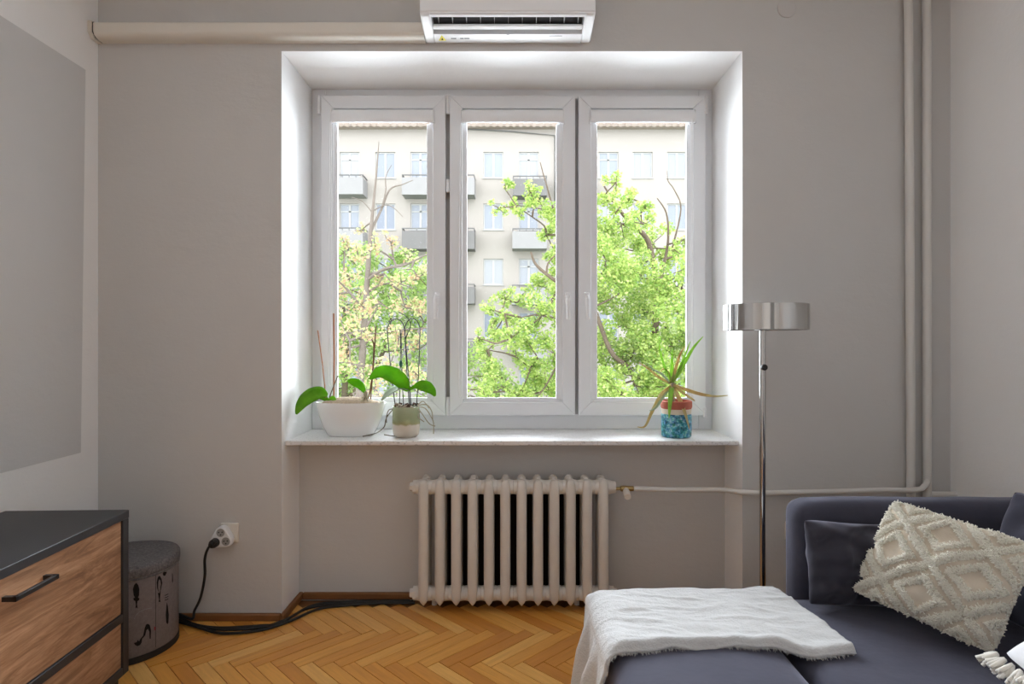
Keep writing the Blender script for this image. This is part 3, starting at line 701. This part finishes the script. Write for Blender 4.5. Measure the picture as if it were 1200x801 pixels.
# pillows
def pillow_pt(u, v, th, pinch=.07, pw=.55):
    a, b_ = 2*u-1, 2*v-1
    h = max(0, (1-a*a))**pw*max(0, (1-b_*b_))**pw
    rc = 1-.07*(abs(a)*abs(b_))**5
    x = a*rc*(1-pinch*.9*(1-b_*b_)*abs(a)**3); y = b_*rc*(1-pinch*.9*(1-a*a)*abs(b_)**3)
    return x, y, h*th
def pillow(name, mat, parent, O, e1, e2, th, n=40, wr=.004, seed=0, pinch=.07, disp=None):
    O, e1, e2 = Vector(O), Vector(e1), Vector(e2); nn = e1.cross(e2).normalized()
    m = MB()
    for side in (1, -1):
        def fn(u, v):
            x, y, h = pillow_pt(u, v, th, pinch)
            w_ = noise.noise(Vector((u*6+seed, v*6, side*3)))*wr*2*min(1, h/th*1.5)
            d = disp(u, v) if (disp and side > 0) else 0
            return O+e1*(x+1)/2+e2*(y+1)/2+nn*(side*(h+w_)+d)
        m.grid(n, n, fn)
    o = m.build(name, M[mat], parent, smooth=180)
    bm = bmesh.new(); bm.from_mesh(o.data); bmesh.ops.remove_doubles(bm, verts=bm.verts[:], dist=.0005); bmesh.ops.recalc_face_normals(bm, faces=bm.faces[:]); bm.to_mesh(o.data); bm.free(); o.data.shade_smooth()
    return o
gp = thing('throw_pillow', 'dark grey velvet pillow leaning on the sofa arm behind the tufted cushion', 'pillow', (1.18, 2.0, SEAT))
pillow('pillow_cover', 'velvet_pillow', gp, (.965, 1.975, SEAT+.008), (.40, .005, -.02), (.002, .045, .28), .080, 44, .022, 4, .10)
gp2 = thing('throw_pillow', 'grey velvet back cushion at the right end behind the tufted cushion', 'pillow', (1.62, 1.6, SEAT))
pillow('pillow_cover', 'velvet', gp2, (1.505, 1.965, SEAT+.015), (.03, -.50, 0), (.10, -.03, .395), .058, 36, .010, 8, .07)
# tufted cushion
tc_ = thing('tufted_cushion', 'cream cushion with tufted diamond pattern leaning on the sofa', 'cushion', (1.25, 1.8, SEAT))
Lc, Bc, Tc = Vector((1.090, 1.945, .497)), Vector((1.305, 1.624, .447)), Vector((1.255, 1.985, .785))
E1, E2 = Bc-Lc, Tc-Lc
SPC = .57
def near_line(t): 
    k = round(t/SPC); return abs(t-k*SPC)
def pat(u, v):
    u, v = u+.016*noise.noise(Vector((u*7, v*7, 3))), v+.016*noise.noise(Vector((u*7, v*7, 13)))
    p, q = u+v-1, u-v
    d = min(near_line(p), near_line(q))          # lattice
    pc_, qc_ = (math.floor(p/SPC)+.5)*SPC, (math.floor(q/SPC)+.5)*SPC
    box_d = abs(max(abs(p-pc_), abs(q-qc_))-.145)
    return d, box_d
def tdisp(u, v):
    d, bd = pat(u, v)
    e = min(u, v, 1-u, 1-v)
    a = max(math.exp(-(d/.040)**2), math.exp(-(bd/.036)**2))
    return .011*a*min(1, e*9+.3)+noise.noise(Vector((u*40, v*40, 1)))*.002*a
pillow('cushion_cover', 'boho_cloth', tc_, Lc, E1, E2, .075, 110, .010, 2, .05, tdisp)
tf = MB(); rg = random.Random(11); NN = E1.cross(E2).normalized(); cnt = 0
def cush(u, v, side=1):
    x, y, h = pillow_pt(u, v, .075, .05)
    w_ = noise.noise(Vector((u*6+2, v*6, 3)))*.020*min(1, h/.075*1.5)
    return Lc+E1*(x+1)/2+E2*(y+1)/2+NN*(h+w_+tdisp(u, v))
while cnt < 13000:
    u, v = rg.random(), rg.random(); d, bd = pat(u, v); e = min(u, v, 1-u, 1-v)
    if not (d < .042 or bd < .034 or e < .012): continue
    p = cush(u, v)
    dirv = (NN+Vector((rg.uniform(-1, 1), rg.uniform(-1, 1), rg.uniform(-1, 1)))*.9).normalized()*rg.uniform(.005, .011)
    tf.tube([p-dirv*.2, p+dirv], [.0028, .0016], 3, True); cnt += 1
o = tf.build('tufting', M['boho_tuft'], tc_, smooth=180); o['kind'] = 'stuff'
# white pillow with tassels
wp = thing('tasselled_pillow', 'white pillow with yarn tassels in the near corner of the sofa', 'pillow', (1.40, 1.25, SEAT))
O_ = Vector((1.160, 1.44, .52)); e1 = Vector((.40, .06, .10)); e2 = Vector((-.02, -.38, -.02))
pillow('pillow_cover', 'pillow_white', wp, O_+Vector((0, 0, .04)), -e2*-1, e1, .07, 30, .006, 5, .05)
rg = random.Random(21)
for q in range(7):
    f_ = q*.06
    p = O_+e2*f_+Vector((.0, 0, .035)); dirv = Vector((-.9, .25-.25*q, -.55)).normalized()
    m = MB()
    for k in range(16):
        j = Vector((rg.uniform(-1, 1), rg.uniform(-1, 1), rg.uniform(-1, 1)))*.012
        m.tube([p, p+dirv*.015+j*.5, p+dirv*.034+j], [.006, .006, .005], 5)
    m.build('tassel', M['tassel'], wp, smooth=180)

# ------------------------------------------------------------------ plants on the sill
def leaf_strip(pts, widths, up=(0, -.5, 1), cup=.25, n=10):
    pts = smooth_path(pts, 6); m = MB(); up = Vector(up); N = len(pts); vs_ = []
    for i, p in enumerate(pts):
        t = (pts[min(i+1, N-1)]-pts[max(i-1, 0)]).normalized(); sd = t.cross(up)
        if sd.length < 1e-4: sd = Vector((1, 0, 0))
        sd.normalize(); nn = sd.cross(t).normalized()
        f = i/(N-1)*(len(widths)-1); a = int(min(f, len(widths)-2)); w_ = widths[a]+(widths[a+1]-widths[a])*(f-a)
        for k in (-1, -.5, 0, .5, 1): vs_.append(p+sd*w_*k+nn*(abs(k)**1.5*w_*cup))
    fs = [(i*5+k, i*5+k+1, (i+1)*5+k+1, (i+1)*5+k) for i in range(N-1) for k in range(4)]
    return m.add(vs_, fs)
PY = 3.02
# white planter with two orchids
wc = P(411, 509, 3.04); wc = Vector((wc.x, 3.04, ZS))
po = thing('potted_orchid', 'two orchids in a white boat shaped planter on the sill', 'potted plant', wc)
hw = 41*3.04/F
prof = [(.62, 0), (.66, .004), (.80, .05), (.92, .11), (1.0, .165), (.985, .168), (.965, .160), (.80, .09)]
MB().lathe([(r_*hw, z) for r_, z in prof], wc, 44, 1, .50).build('planter', M['glaze_white'], po, smooth=60)
MB().lathe([(.965*hw, .150), (.75*hw, .172), (.4*hw, .190), (.01, .194)], wc, 44, 1, .50).build('soil', M['peat'], po, smooth=60)
mk = lambda pts, Y: [P(x, y, Y+(dy if True else 0)) for x, y, dy in pts]
S1 = mk([(384, 463, 0), (374, 460, -.01), (362, 465, -.03), (353, 474, -.05), (347, 485, -.06)], 3.02)
leaf_strip(S1, [.006, .030, .036, .033, .022, .004], (.1, -1, .2)).build('leaf', M['orchid_leaf'], po, smooth=180, solid=.003)
leaf_strip(mk([(386, 470, .02), (377, 464, .03), (366, 459, .03), (358, 462, .02)], 3.02), [.006, .018, .02, .004], (0, -1, .3)).build('leaf', M['orchid_leaf'], po, smooth=180, solid=.003)
leaf_strip(mk([(384, 471, 0), (390, 467, -.01), (394, 470, -.02)], 3.02), [.005, .016, .003], (0, -1, .3)).build('leaf', M['orchid_leaf'], po, smooth=180, solid=.003)
leaf_strip(mk([(428, 460, 0), (422, 451, 0), (414, 447, -.01), (407, 446, -.02)], 3.02), [.005, .019, .022, .017, .003], (0, -1, .05)).build('leaf', M['orchid_leaf'], po, smooth=180, solid=.003)
for a, bb, mt, r_ in (((391, 367), (391, 470), 'stake', .0042), ((372.5, 387), (382, 466), 'stake', .0030), ((440.5, 382), (434, 470), 'spike', .0034)):
    MB().tube([P(*a, 3.05), P((a[0]+bb[0])/2+.6, (a[1]+bb[1])/2, 3.05), P(*bb, 3.04)], r_, 8).build('stake', M[mt], po)
MB().tube(smooth_path([P(430, 472, 3.03), P(434, 455, 3.04), P(437, 430, 3.05), P(438, 405, 3.05), P(436, 398, 3.05)]), .0035, 8).build('flower_stem', M['spike'], po)
MB().tube(smooth_path([P(385, 470, 3.02), P(388, 460, 3.02), P(396, 440, 3.03)]), .003, 6).build('flower_stem', M['root_dark'], po)
rg = random.Random(31)
MB().tube([P(428, 474, 3.03), P(428, 466, 3.03), P(429, 458, 3.02)], [.014, .012, .008], 10).build('stem_base', M['root'], po)
for q in range(9):
    a = P(428+rg.uniform(-2, 2), 464, 3.03); e = P(428+rg.uniform(-9, 10), 474, 3.03+rg.uniform(-.05, .04))
    MB().tube(smooth_path([a, (a+e)/2+Vector((0, 0, .01)), e]), .003, 6).build('root', M['root'], po)
# little glazed pot with the dry orchid
pc_ = P(476, 511, 3.0); pc_ = Vector((pc_.x, 3.0, ZS)); pr = 16*3.0/F
oo = thing('potted_orchid', 'orchid with wire hoops in a small green and cream glazed pot', 'potted plant', pc_)
MB().lathe([(.75*pr, 0), (.92*pr, .012), (1.0*pr, .045), (1.0*pr, .09), (.96*pr, .150), (.90*pr, .150), (.92*pr, .12)], pc_, 36).build('pot', M['pot_glaze'], oo, smooth=60)
MB().lathe([(.92*pr, .136), (.6*pr, .146), (.01, .15)], pc_, 30).build('soil', M['bark_mix'], oo, smooth=60)
rg = random.Random(41)
for q in range(26):
    an = rg.uniform(0, 6.28); rr_ = pr*.85*math.sqrt(rg.random()); p = pc_+Vector((rr_*math.cos(an), rr_*math.sin(an), .150+rg.uniform(0, .012)))
    d = Vector((rg.uniform(-1, 1), rg.uniform(-1, 1), rg.uniform(-.4, .5)))*.012
    MB().tube([p-d, p+d], [.006, .004], 5).build('bark_chip', M['bark_mix'] if q % 3 else M['root'], oo)
leaf_strip(mk([(478, 458, 0), (470, 446, -.02), (458, 438, -.03), (445, 436, -.04), (433, 444, -.05)], 2.98), [.006, .034, .040, .036, .026, .004], (.1, -1, .25)).build('leaf', M['orchid_leaf'], oo, smooth=180, solid=.003)
leaf_strip(mk([(478, 456, 0), (467, 455, -.03), (456, 461, -.06), (447, 469, -.08)], 2.98), [.006, .030, .030, .020, .003], (-.5, -.6, .6)).build('leaf', M['orchid_leaf_pale'], oo, smooth=180, solid=.003)
leaf_strip(mk([(478, 457, 0), (488, 452, -.02), (498, 452, -.04), (506, 457, -.05), (510, 464, -.06)], 2.98), [.004, .010, .026, .028, .018, .004], (.0, -1, .1)).build('leaf', M['orchid_leaf'], oo, smooth=180, solid=.003)
def hoop(x0, xa, xb, x1, ytop, yb, Y, mat='wire_dark', r=.0028):
    pts = [P(x0, yb, Y), P((x0+xa)/2-.5, (yb+ytop)/2+10, Y), P(xa, ytop+16, Y)]
    for k in range(1, 8):
        t = math.pi*k/8; pts.append(P((xa+xb)/2-(xb-xa)/2*math.cos(t), ytop+14-14*math.sin(t), Y))
    pts += [P(xb, ytop+16, Y), P((xb+x1)/2+.5, (yb+ytop)/2+10, Y), P(x1, yb, Y)]
    MB().tube(smooth_path(pts, 3), r, 8).build('wire_hoop', M[mat], oo)
hoop(463.5, 454, 474, 481.5, 373.5, 478, 3.01); hoop(480, 474.5, 492, 488, 373, 478, 2.99)
MB().tube(smooth_path([P(482, 478, 3.0), P(478, 430, 3.0), P(475, 400, 3.0), P(480, 385, 3.0), P(481, 378, 3.0), P(475, 370, 3.0), P(467, 365.5, 3.0)]), .0026, 8).build('flower_stem', M['wire_dark'], oo)
MB().tube(smooth_path([P(468, 478, 3.0), P(469, 430, 3.0), P(469, 390, 3.0), P(466, 386, 3.0)]), .0022, 8).build('flower_stem', M['wire_dark'], oo)
MB().tube([P(473, 478, 3.01), P(471, 440, 3.01), P(470, 390, 3.01)], .0022, 8).build('flower_stem', M['wire_dark'], oo)
MB().lathe([(.001, -.018), (.009, -.009), (.010, .003), (.005, .016), (.001, .018)], P(469.5, 426, 2.995), 10).build('clip', M['clip'], oo)
for pts in ([(462, 478), (455, 486), (452, 492), (450, 500), (441, 507), (425, 511)], [(463, 479), (456, 480), (453, 488), (453, 495)], [(490, 476), (498, 478), (504, 486), (508, 495), (508, 508)], [(489, 475), (500, 474), (506, 482), (507, 492)], [(489, 477), (495, 485), (503, 496), (510, 499)], [(490, 474), (496, 470), (503, 478)], [(466, 510), (460, 510.5), (450, 509)], [(487, 476), (492, 482), (490, 488), (497, 494)]):
    n_ = len(pts); q = [P(x, y, 2.985-.03*i/n_) for i, (x, y) in enumerate(pts)]
    for v_ in q: v_.z = max(v_.z, ZS+.004)
    MB().tube(smooth_path(q), .0026, 6).build('root', M['root_dark'] if pts[0][0] < 470 else M['root'], oo)
# spiky plant in the mosaic pot
yc_ = P(792.5, 510, 3.0); yc_ = Vector((yc_.x, 3.0, ZS)); yr = 17.5*3.0/F
yp_ = thing('potted_yucca', 'half dried spiky plant in a turquoise mosaic pot', 'potted plant', yc_)
MB().lathe([(.90*yr, 0), (.98*yr, .006), (yr, .05), (yr, .105), (.96*yr, .115), (.90*yr, .115)], yc_, 36).build('pot', M['mosaic'], yp_, smooth=50)
MB().lathe([(.90*yr, .10), (.94*yr, .112), (1.0*yr, .138), (.95*yr, .142), (.9*yr, .138)], yc_, 36, cap=False).build('rim', M['boho_cloth'], yp_, smooth=50, label='tan pot rim')
MB().lathe([(.86*yr, .10), (.95*yr, .135), (1.03*yr, .150), (1.03*yr, .176), (.95*yr, .180), (.9*yr, .165)], yc_, 36, cap=False).build('inner_pot', M['terracotta'], yp_, smooth=50, label='terracotta inner pot')
MB().lathe([(.92*yr, .150), (.5*yr, .158), (.01, .16)], yc_, 30).build('soil', M['bark_mix'], yp_)
MB().tube([P(789, 474, 3.0), P(788, 460, 3.0), P(788, 447, 3.0)], [.012, .010, .012], 10).build('stem', M['root'], yp_)
Yv = 2.99
for pts, wd, mt in (
    ([(787, 448), (787, 430), (788, 409)], .011, 'yucca_leaf'), ([(788, 447), (799, 430), (812, 408), (824, 394)], .010, 'yucca_leaf'),
    ([(789, 447), (797, 430), (803, 415), (809, 400)], .007, 'yucca_leaf'), ([(788, 447), (792, 430), (797, 415), (803, 405)], .008, 'dry_leaf'),
    ([(787, 448), (779, 430), (773, 410), (774, 394)], .006, 'yucca_leaf'), ([(786, 449), (772, 442), (760, 432), (748, 424)], .007, 'dry_leaf'),
    ([(785, 448), (775, 438), (766, 433), (758, 425)], .006, 'orchid_leaf_pale'), ([(787, 447), (783, 436), (777, 432), (772, 439)], .005, 'dry_leaf'),
    ([(787, 452), (775, 462), (764, 482), (756, 499), (747, 500)], .009, 'dry_leaf'), ([(787, 453), (785, 470), (784, 490)], .013, 'yucca_leaf'),
    ([(789, 453), (797, 470), (803, 485), (808, 503)], .011, 'dry_leaf'), ([(789, 451), (805, 457), (822, 462), (838, 464), (853, 463)], .009, 'dry_leaf'),
    ([(789, 452), (800, 460), (812, 468), (814, 470)], .007, 'dry_leaf'), ([(785, 453), (775, 468), (768, 478), (761, 481)], .007, 'orchid_leaf_pale')):
    n_ = len(pts)
    q = [P(x, y, Yv-((.115 if 775 < pts[-1][0] < 812 else .06)*i/(n_-1) if y >= pts[0][1] else -.02*i/(n_-1))) for i, (x, y) in enumerate(pts)]
    q[-1].z = max(q[-1].z, ZS+.005)
    leaf_strip(q, [wd*.8, wd, wd*.85, wd*.5, .001], (0, -1, .35), .5).build('leaf', M[mt], yp_, smooth=180, solid=.002)

# ------------------------------------------------------------------ outside: building, ground, trees
GZ = -6.8; BY = 34.0
struct(box_obj('ground', M['ground_grass'], None, -45, 45, WE+.3, 60, GZ-.2, GZ), 'grassy courtyard below the window', 'ground')
bd = thing('apartment_building', 'cream apartment building with balconies across the courtyard', 'building', (0, BY, GZ))
cols = [232, 273, 314, 356, 398, 440, 481, 523, 566.5, 608, 660, 701.5, 741.5, 781.8, 822, 862, 902, 943, 985]
wpx = 23.2
rows = [(178, 208.5), (238.5, 269), (303, 333.5), (366, 396), (430, 460), (494, 524)]
xs_ = sorted([px(c, BY) for c in cols]+[px(c+wpx, BY) for c in cols]); xs_ = [-24]+xs_+[24]
zs_ = sorted([pz(a, BY) for a, _ in rows]+[pz(b_, BY) for _, b_ in rows]); zs_ = [GZ]+zs_+[pz(151.5, BY)]
wall = MB(); dpt = .16
for i in range(len(xs_)-1):
    for j in range(len(zs_)-1):
        if i % 2 and j % 2:
            x0, x1, z0, z1 = xs_[i], xs_[i+1], zs_[j], zs_[j+1]
            wall.add([(x0, BY, z0), (x1, BY, z0), (x1, BY, z1), (x0, BY, z1), (x0, BY+dpt, z0), (x1, BY+dpt, z0), (x1, BY+dpt, z1), (x0, BY+dpt, z1)], [(0, 1, 5, 4), (1, 2, 6, 5), (2, 3, 7, 6), (3, 0, 4, 7)])
        else:
            wall.add([(xs_[i], BY, zs_[j]), (xs_[i+1], BY, zs_[j]), (xs_[i+1], BY, zs_[j+1]), (xs_[i], BY, zs_[j+1])], [(0, 1, 2, 3)])
wall.box(-24, 24, BY+.3, BY+11, GZ, zs_[-1])
wall.build('wall', M['facade'], bd, smooth=None)
rg = random.Random(51)
ww = wpx*BY/F; wh = 30.4*BY/F
def win_frame_mesh(kind):
    f = MB(); t = .07
    f.box(0, ww, BY+.08, BY+.15, 0, t).box(0, ww, BY+.08, BY+.15, wh-t, wh).box(0, t, BY+.08, BY+.15, t, wh-t).box(ww-t, ww, BY+.08, BY+.15, t, wh-t)
    f.box(ww/2-.06, ww/2+.06, BY+.08, BY+.15, t, wh-t)
    if kind: f.box(t, ww-t, BY+.08, BY+.15, wh*.68, wh*.68+.07)
    f.box(-.05, ww+.05, BY-.06, BY+.08, -.05, 0)
    return f
fms = [win_frame_mesh(k).mesh('window', (0, BY, 0), None) for k in (0, 1)]
for f_ in fms: f_.materials.append(M['facade_frame'])
pmesh = MB().box(.05, ww-.05, BY+.11, BY+.13, .05, wh-.05).mesh('pane', (0, BY, 0), None); pmesh.materials.append(M['far_pane'])
for c in cols:
    for r_i, (a, b_) in enumerate(rows):
        balc = c in (398, 481, 523, 608)
        o = bpy.data.objects.new('window', fms[1 if balc or rg.random() < .25 else 0]); COL.objects.link(o); o.parent = bd
        o.location = (px(c, BY), 0, pz(b_, BY)-GZ)
        q = bpy.data.objects.new('pane', pmesh); COL.objects.link(q); q.parent = o
def balcony(xa, xb, yt, yb, mat):
    x0, x1, zt_, zb_ = px(xa, BY-1), px(xb, BY-1), pz(yt, BY-1), pz(yb, BY-1)
    b_ = MB().box(x0, x1, BY-1.05, BY, zb_-.12, zb_).box(x0, x1, BY-1.05, BY-.97, zb_, zt_-.14).box(x0, x0+.08, BY-.97, BY, zb_, zt_-.14).box(x1-.08, x1, BY-.97, BY, zb_, zt_-.14).build('balcony', M[mat], bd)
    r = MB().box(x0, x1, BY-1.05, BY-1.0, zt_-.03, zt_+.03).box(x0, x0+.05, BY-1.0, BY, zt_-.03, zt_+.03).box(x1-.05, x1, BY-1.0, BY, zt_-.03, zt_+.03)
    for k in range(6): xx = x0+(x1-x0-.04)*k/5; r.box(xx, xx+.04, BY-1.04, BY-1.0, zt_-.16, zt_)
    r.build('railing', M['rail_metal'], b_)
for xa, xb, yt, yb, mt in ((385, 425.5, 205, 225, 'balcony_light'), (471, 556, 205, 225.5, 'balcony_light'), (601, 641, 206.5, 226.5, 'balcony_grey'),
                           (385, 425.5, 267, 287, 'balcony_light'), (471, 556, 267.5, 289, 'balcony_grey'), (600.5, 641, 268, 288.5, 'balcony_light'),
                           (471, 556, 333, 353, 'balcony_grey'), (600, 641, 334, 354, 'balcony_light'), (385, 425.5, 333, 353, 'balcony_light'),
                           (600, 641, 397, 417, 'balcony_light'), (471, 556, 397, 417, 'balcony_grey'), (660, 700, 205, 225, 'balcony_light')):
    balcony(xa, xb, yt, yb, mt)
zr = pz(151.5, BY)
rf = MB().prism([(BY-.55, zr), (BY-.55, zr+.12), (BY+6, zr+2.6), (BY+11, zr+.5), (BY+11, zr)], 'x', -24.3, 24.3).build('roof', M['roof_tile'], bd)
tl = MB(); x = -24.3
while x < 24.3:
    tl.tube([(x, BY-.62, zr+.06), (x, BY+6, zr+2.62)], .14, 8); x += .37
o = tl.build('roof_tiles', M['roof_tile'], bd, smooth=60); o['kind'] = 'stuff'
MB().tube([P(535, 150.5, BY-.1), P(600, 154, BY-.1), P(650, 158.5, BY-.1), P(650.5, 240, BY-.1)], .035, 6).build('cable', M['rail_metal'], bd)

def add_leaves(m, c, r, n, rg, size):
    for _ in range(n):
        while True:
            d = Vector((rg.uniform(-1, 1), rg.uniform(-1, 1), rg.uniform(-1, 1)))
            if d.length < 1: break
        p = c+d*r
        a = Vector((rg.gauss(0, 1), rg.gauss(0, 1), rg.gauss(0, .7))).normalized(); b_ = a.cross(Vector((rg.gauss(0, 1), rg.gauss(0, 1), rg.gauss(0, 1)))).normalized()
        nn = a.cross(b_); s_ = size*rg.uniform(.6, 1.3)
        m.add([p-a*s_*.6, p+b_*s_*.38+nn*s_*.1, p+a*s_*.6, p-b_*s_*.38+nn*s_*.1], [(0, 1, 2), (0, 2, 3)])
def tree(name, label, Y, trunks, blobs, bark, leafm, dens, size, seed, spread=1.5, sub=5, twig=True):
    rg = random.Random(seed)
    root = thing(name, label, 'tree', (P(trunks[0][0][0], 470, Y).x, Y, GZ), group='trees in the courtyard')
    tm = MB(); nodes = []
    for tk in trunks:
        pts = [P(x, y, Y+dy) for x, y, r_, dy in tk]; rad_ = [r_*Y/F for _, _, r_, _ in tk]
        sm = smooth_path(pts, 5); rs = []
        for i in range(len(sm)):
            f = i/(len(sm)-1)*(len(rad_)-1); a = int(min(f, len(rad_)-2)); rs.append(rad_[a]+(rad_[a+1]-rad_[a])*(f-a))
        if tk is trunks[0]:
            sm = [Vector((sm[0].x, sm[0].y, GZ))]+sm; rs = [rs[0]*1.5]+rs
        tm.tube(sm, rs, 7); nodes += sm[1:]
    lm = MB(); cen_ = sorted([(P(bx, by, Y+rg.uniform(-spread, spread)), brr) for bx, by, brr in blobs], key=lambda q: min((n_-q[0]).length for n_ in nodes))
    for c, brr in cen_:
        r = brr*Y/F
        if twig:
            nd = min(nodes, key=lambda q: (q-c).length+(.25 if q.z > c.z else 0)); d = c-nd
            side = Vector((rg.uniform(-.25, .25), rg.uniform(-.25, .25), rg.uniform(-.22, .1)))*d.length
            m1, m2 = nd+d*.33+side, nd+d*.7+side*.5
            tm.tube(smooth_path([nd, m1, m2, c], 3), [.022]*3+[.016]*3+[.012]*3+[.008], 5)
            nodes += [m1, m2, c]
        for k in range(sub):
            d = Vector((rg.gauss(0, .5), rg.gauss(0, .5), rg.gauss(0, .5)))*r
            if twig: tm.tube([c, c+d*.6+Vector((0, 0, -.03)), c+d], [.011, .008, .004], 4, False)
            add_leaves(lm, c+d*.9, r*.52, int(dens*brr*brr/sub/100), rg, size)
    tm.build('trunk', M[bark], root, smooth=80)
    o = lm.build('foliage', M[leafm], root, smooth=None); o['kind'] = 'stuff'
    return root
blR = [(590, 218, 9), (584, 243, 9), (603, 240, 12), (622, 225, 9), (632, 236, 14), (648, 258, 17), (640, 275, 12), (655, 240, 14), (665, 270, 18), (612, 246, 9),
       (575, 362, 12), (592, 350, 13), (612, 345, 15), (636, 335, 17), (655, 316, 15), (600, 375, 15), (580, 388, 12), (635, 370, 22), (618, 400, 20), (572, 410, 16), (570, 435, 17), (586, 452, 12), (650, 415, 24), (640, 450, 20), (612, 456, 13), (560, 456, 14), (625, 425, 15), (560, 395, 9), (645, 300, 12),
       (722, 214, 12), (712, 236, 16), (735, 232, 13), (757, 240, 9), (728, 262, 22), (752, 262, 12), (704, 270, 20), (765, 285, 20), (790, 292, 16), (802, 280, 10), (710, 305, 26), (745, 315, 30), (785, 322, 26), (806, 312, 18), (708, 350, 28), (750, 360, 32), (792, 362, 28), (705, 400, 28), (745, 405, 32), (790, 405, 30), (712, 445, 26), (752, 450, 30), (795, 450, 28), (683, 300, 22), (682, 350, 25), (676, 400, 25), (680, 445, 25), (828, 320, 25), (835, 370, 30), (838, 420, 30), (870, 350, 35), (875, 410, 35), (735, 338, 24), (770, 340, 24), (775, 380, 24), (730, 380, 24), (770, 425, 24), (728, 425, 24), (722, 290, 20), (750, 290, 18), (780, 305, 16), (800, 340, 16), (806, 390, 20), (806, 430, 20), (700, 325, 18), (740, 440, 20), (780, 462, 20), (805, 465, 18), (715, 468, 18), (745, 472, 20), (660, 290, 14), (650, 345, 18), (655, 375, 18), (605, 418, 15), (600, 395, 12), (630, 440, 16), (650, 465, 16), (580, 375, 10), (570, 470, 14), (600, 470, 12), (625, 472, 14)]
tree('leafy_tree', 'bright green leafy tree filling the view through the right casement', 13.0,
     [[(752, 560, 6.5, 0), (757, 470, 5, 0), (765, 420, 4.6, 0), (768, 380, 4.2, 0), (770, 340, 3.8, 0), (764, 300, 3.4, 0), (757, 278, 3, 0), (736, 258, 2.3, 0), (722, 240, 1.6, 0), (708, 218, 1, 0)],
      [(770, 345, 3, 0), (778, 310, 2, .3), (783, 280, 1.4, .3), (781, 250, 1, .3), (770, 232, .6, .3)],
      [(758, 460, 3.5, 0), (735, 430, 3, -.4), (715, 410, 2.6, -.6), (690, 350, 2.4, -.8), (660, 335, 2.2, -.8), (630, 312, 1.6, -.9), (622, 295, 1, -.9)],
      [(764, 300, 2, 0), (720, 330, 1.6, .5), (680, 300, 1.5, .5), (655, 262, 1.2, .5), (640, 215, .8, .5), (633, 190, .5, .5)],
      [(760, 450, 2.5, 0), (790, 400, 2, .4), (815, 350, 1.6, .5), (830, 320, 1, .5)],
      [(745, 470, 4, .5), (722, 455, 3.6, .6), (705, 420, 3.2, .6), (700, 390, 2, .6)],
      [(788, 290, 1.2, .2), (798, 245, .9, .2), (790, 222, .6, .2), (783, 212, .5, .2), (782, 200, .3, .2)]],
     blR, 'bark_tree', 'leaf_green', 170, .064, 61)
blL = [(405, 285, 12), (420, 300, 14), (410, 325, 16), (440, 290, 10), (450, 320, 13), (470, 330, 14), (490, 325, 13), (415, 355, 18), (445, 355, 16), (475, 360, 17), (498, 365, 15), (405, 390, 17), (435, 390, 16), (468, 395, 17), (492, 400, 15), (425, 268, 8), (458, 283, 10), (480, 300, 9), (410, 425, 16), (450, 430, 16), (485, 435, 16), (380, 340, 25), (370, 400, 30), (515, 350, 18), (440, 455, 14)]
tree('autumn_tree', 'thin tree with bare upper branches and orange tinged leaves', 10.5,
     [[(420, 560, 6, 0), (421, 470, 4.6, 0), (425, 410, 4.2, 0), (429, 350, 3.6, 0), (433, 290, 2.6, 0), (437, 245, 1.7, 0), (441, 205, 1.1, 0), (444, 166, .4, 0)],
      [(434, 272, 1.8, 0), (447, 245, 1.4, .1), (457, 222, 1, .2), (472, 216, .7, .2), (484, 211, .4, .2)], [(447, 245, 1, .1), (452, 224, .8, .1), (452, 207, .6, .1), (459, 193, .3, .1)],
      [(430, 328, 2, 0), (450, 315, 1.6, -.2), (475, 310, 1.2, -.3), (500, 298, .9, -.4), (520, 290, .6, -.4)], [(431, 322, 1.4, 0), (455, 315, 1.1, .2), (480, 306, .8, .3)],
      [(428, 345, 1.5, 0), (445, 334, 1.1, .2), (465, 332, .8, .2), (485, 338, .5, .2)], [(424, 405, 2.2, 0), (440, 393, 1.8, .1), (465, 387, 1.3, .1), (500, 384, .9, .1), (530, 378, .6, .1)],
      [(424, 360, 2, 0), (412, 345, 1.6, .1), (400, 332, 1.2, .1), (380, 318, .8, .1)], [(437, 247, .8, 0), (452, 240, .6, .1), (462, 244, .5, .1), (472, 254, .3, .1)], [(437, 250, .7, 0), (425, 236, .5, 0), (412, 231, .3, 0)]],
     blL, 'bark_pale', 'leaf_autumn', 62, .062, 62, 1.2, 6)
blB = [(x+random.uniform(-6, 6), y+random.uniform(-5, 5), random.uniform(16, 24)) for x in range(330, 530, 26) for y in range(300, 490, 22)]
tree('background_tree', 'green tree further back behind the orange tinged tree', 19.0,
     [[(405, 560, 5, 0), (404, 460, 3.6, 0), (407, 400, 3, 0), (402, 360, 2, 0)], [(405, 470, 3, 0), (440, 430, 2.6, 0), (452, 400, 2.4, 0), (460, 360, 1.4, 0)]],
     blB, 'bark_tree', 'leaf_deep', 80, .10, 63, 2.0, 5)
blC = [(x+random.uniform(-6, 6), y+random.uniform(-5, 5), random.uniform(12, 18)) for x in range(545, 680, 20) for y in range(425, 500, 18) if not (585 < x < 612 and y < 455)]
tree('low_tree', 'low green tree in front of the building behind the middle casement', 22.0,
     [[(575, 560, 4, 0), (577, 500, 3, 0), (580, 450, 2, 0), (572, 410, 1, 0)]], blC, 'bark_tree', 'leaf_deep', 70, .12, 64, 1.6, 5)
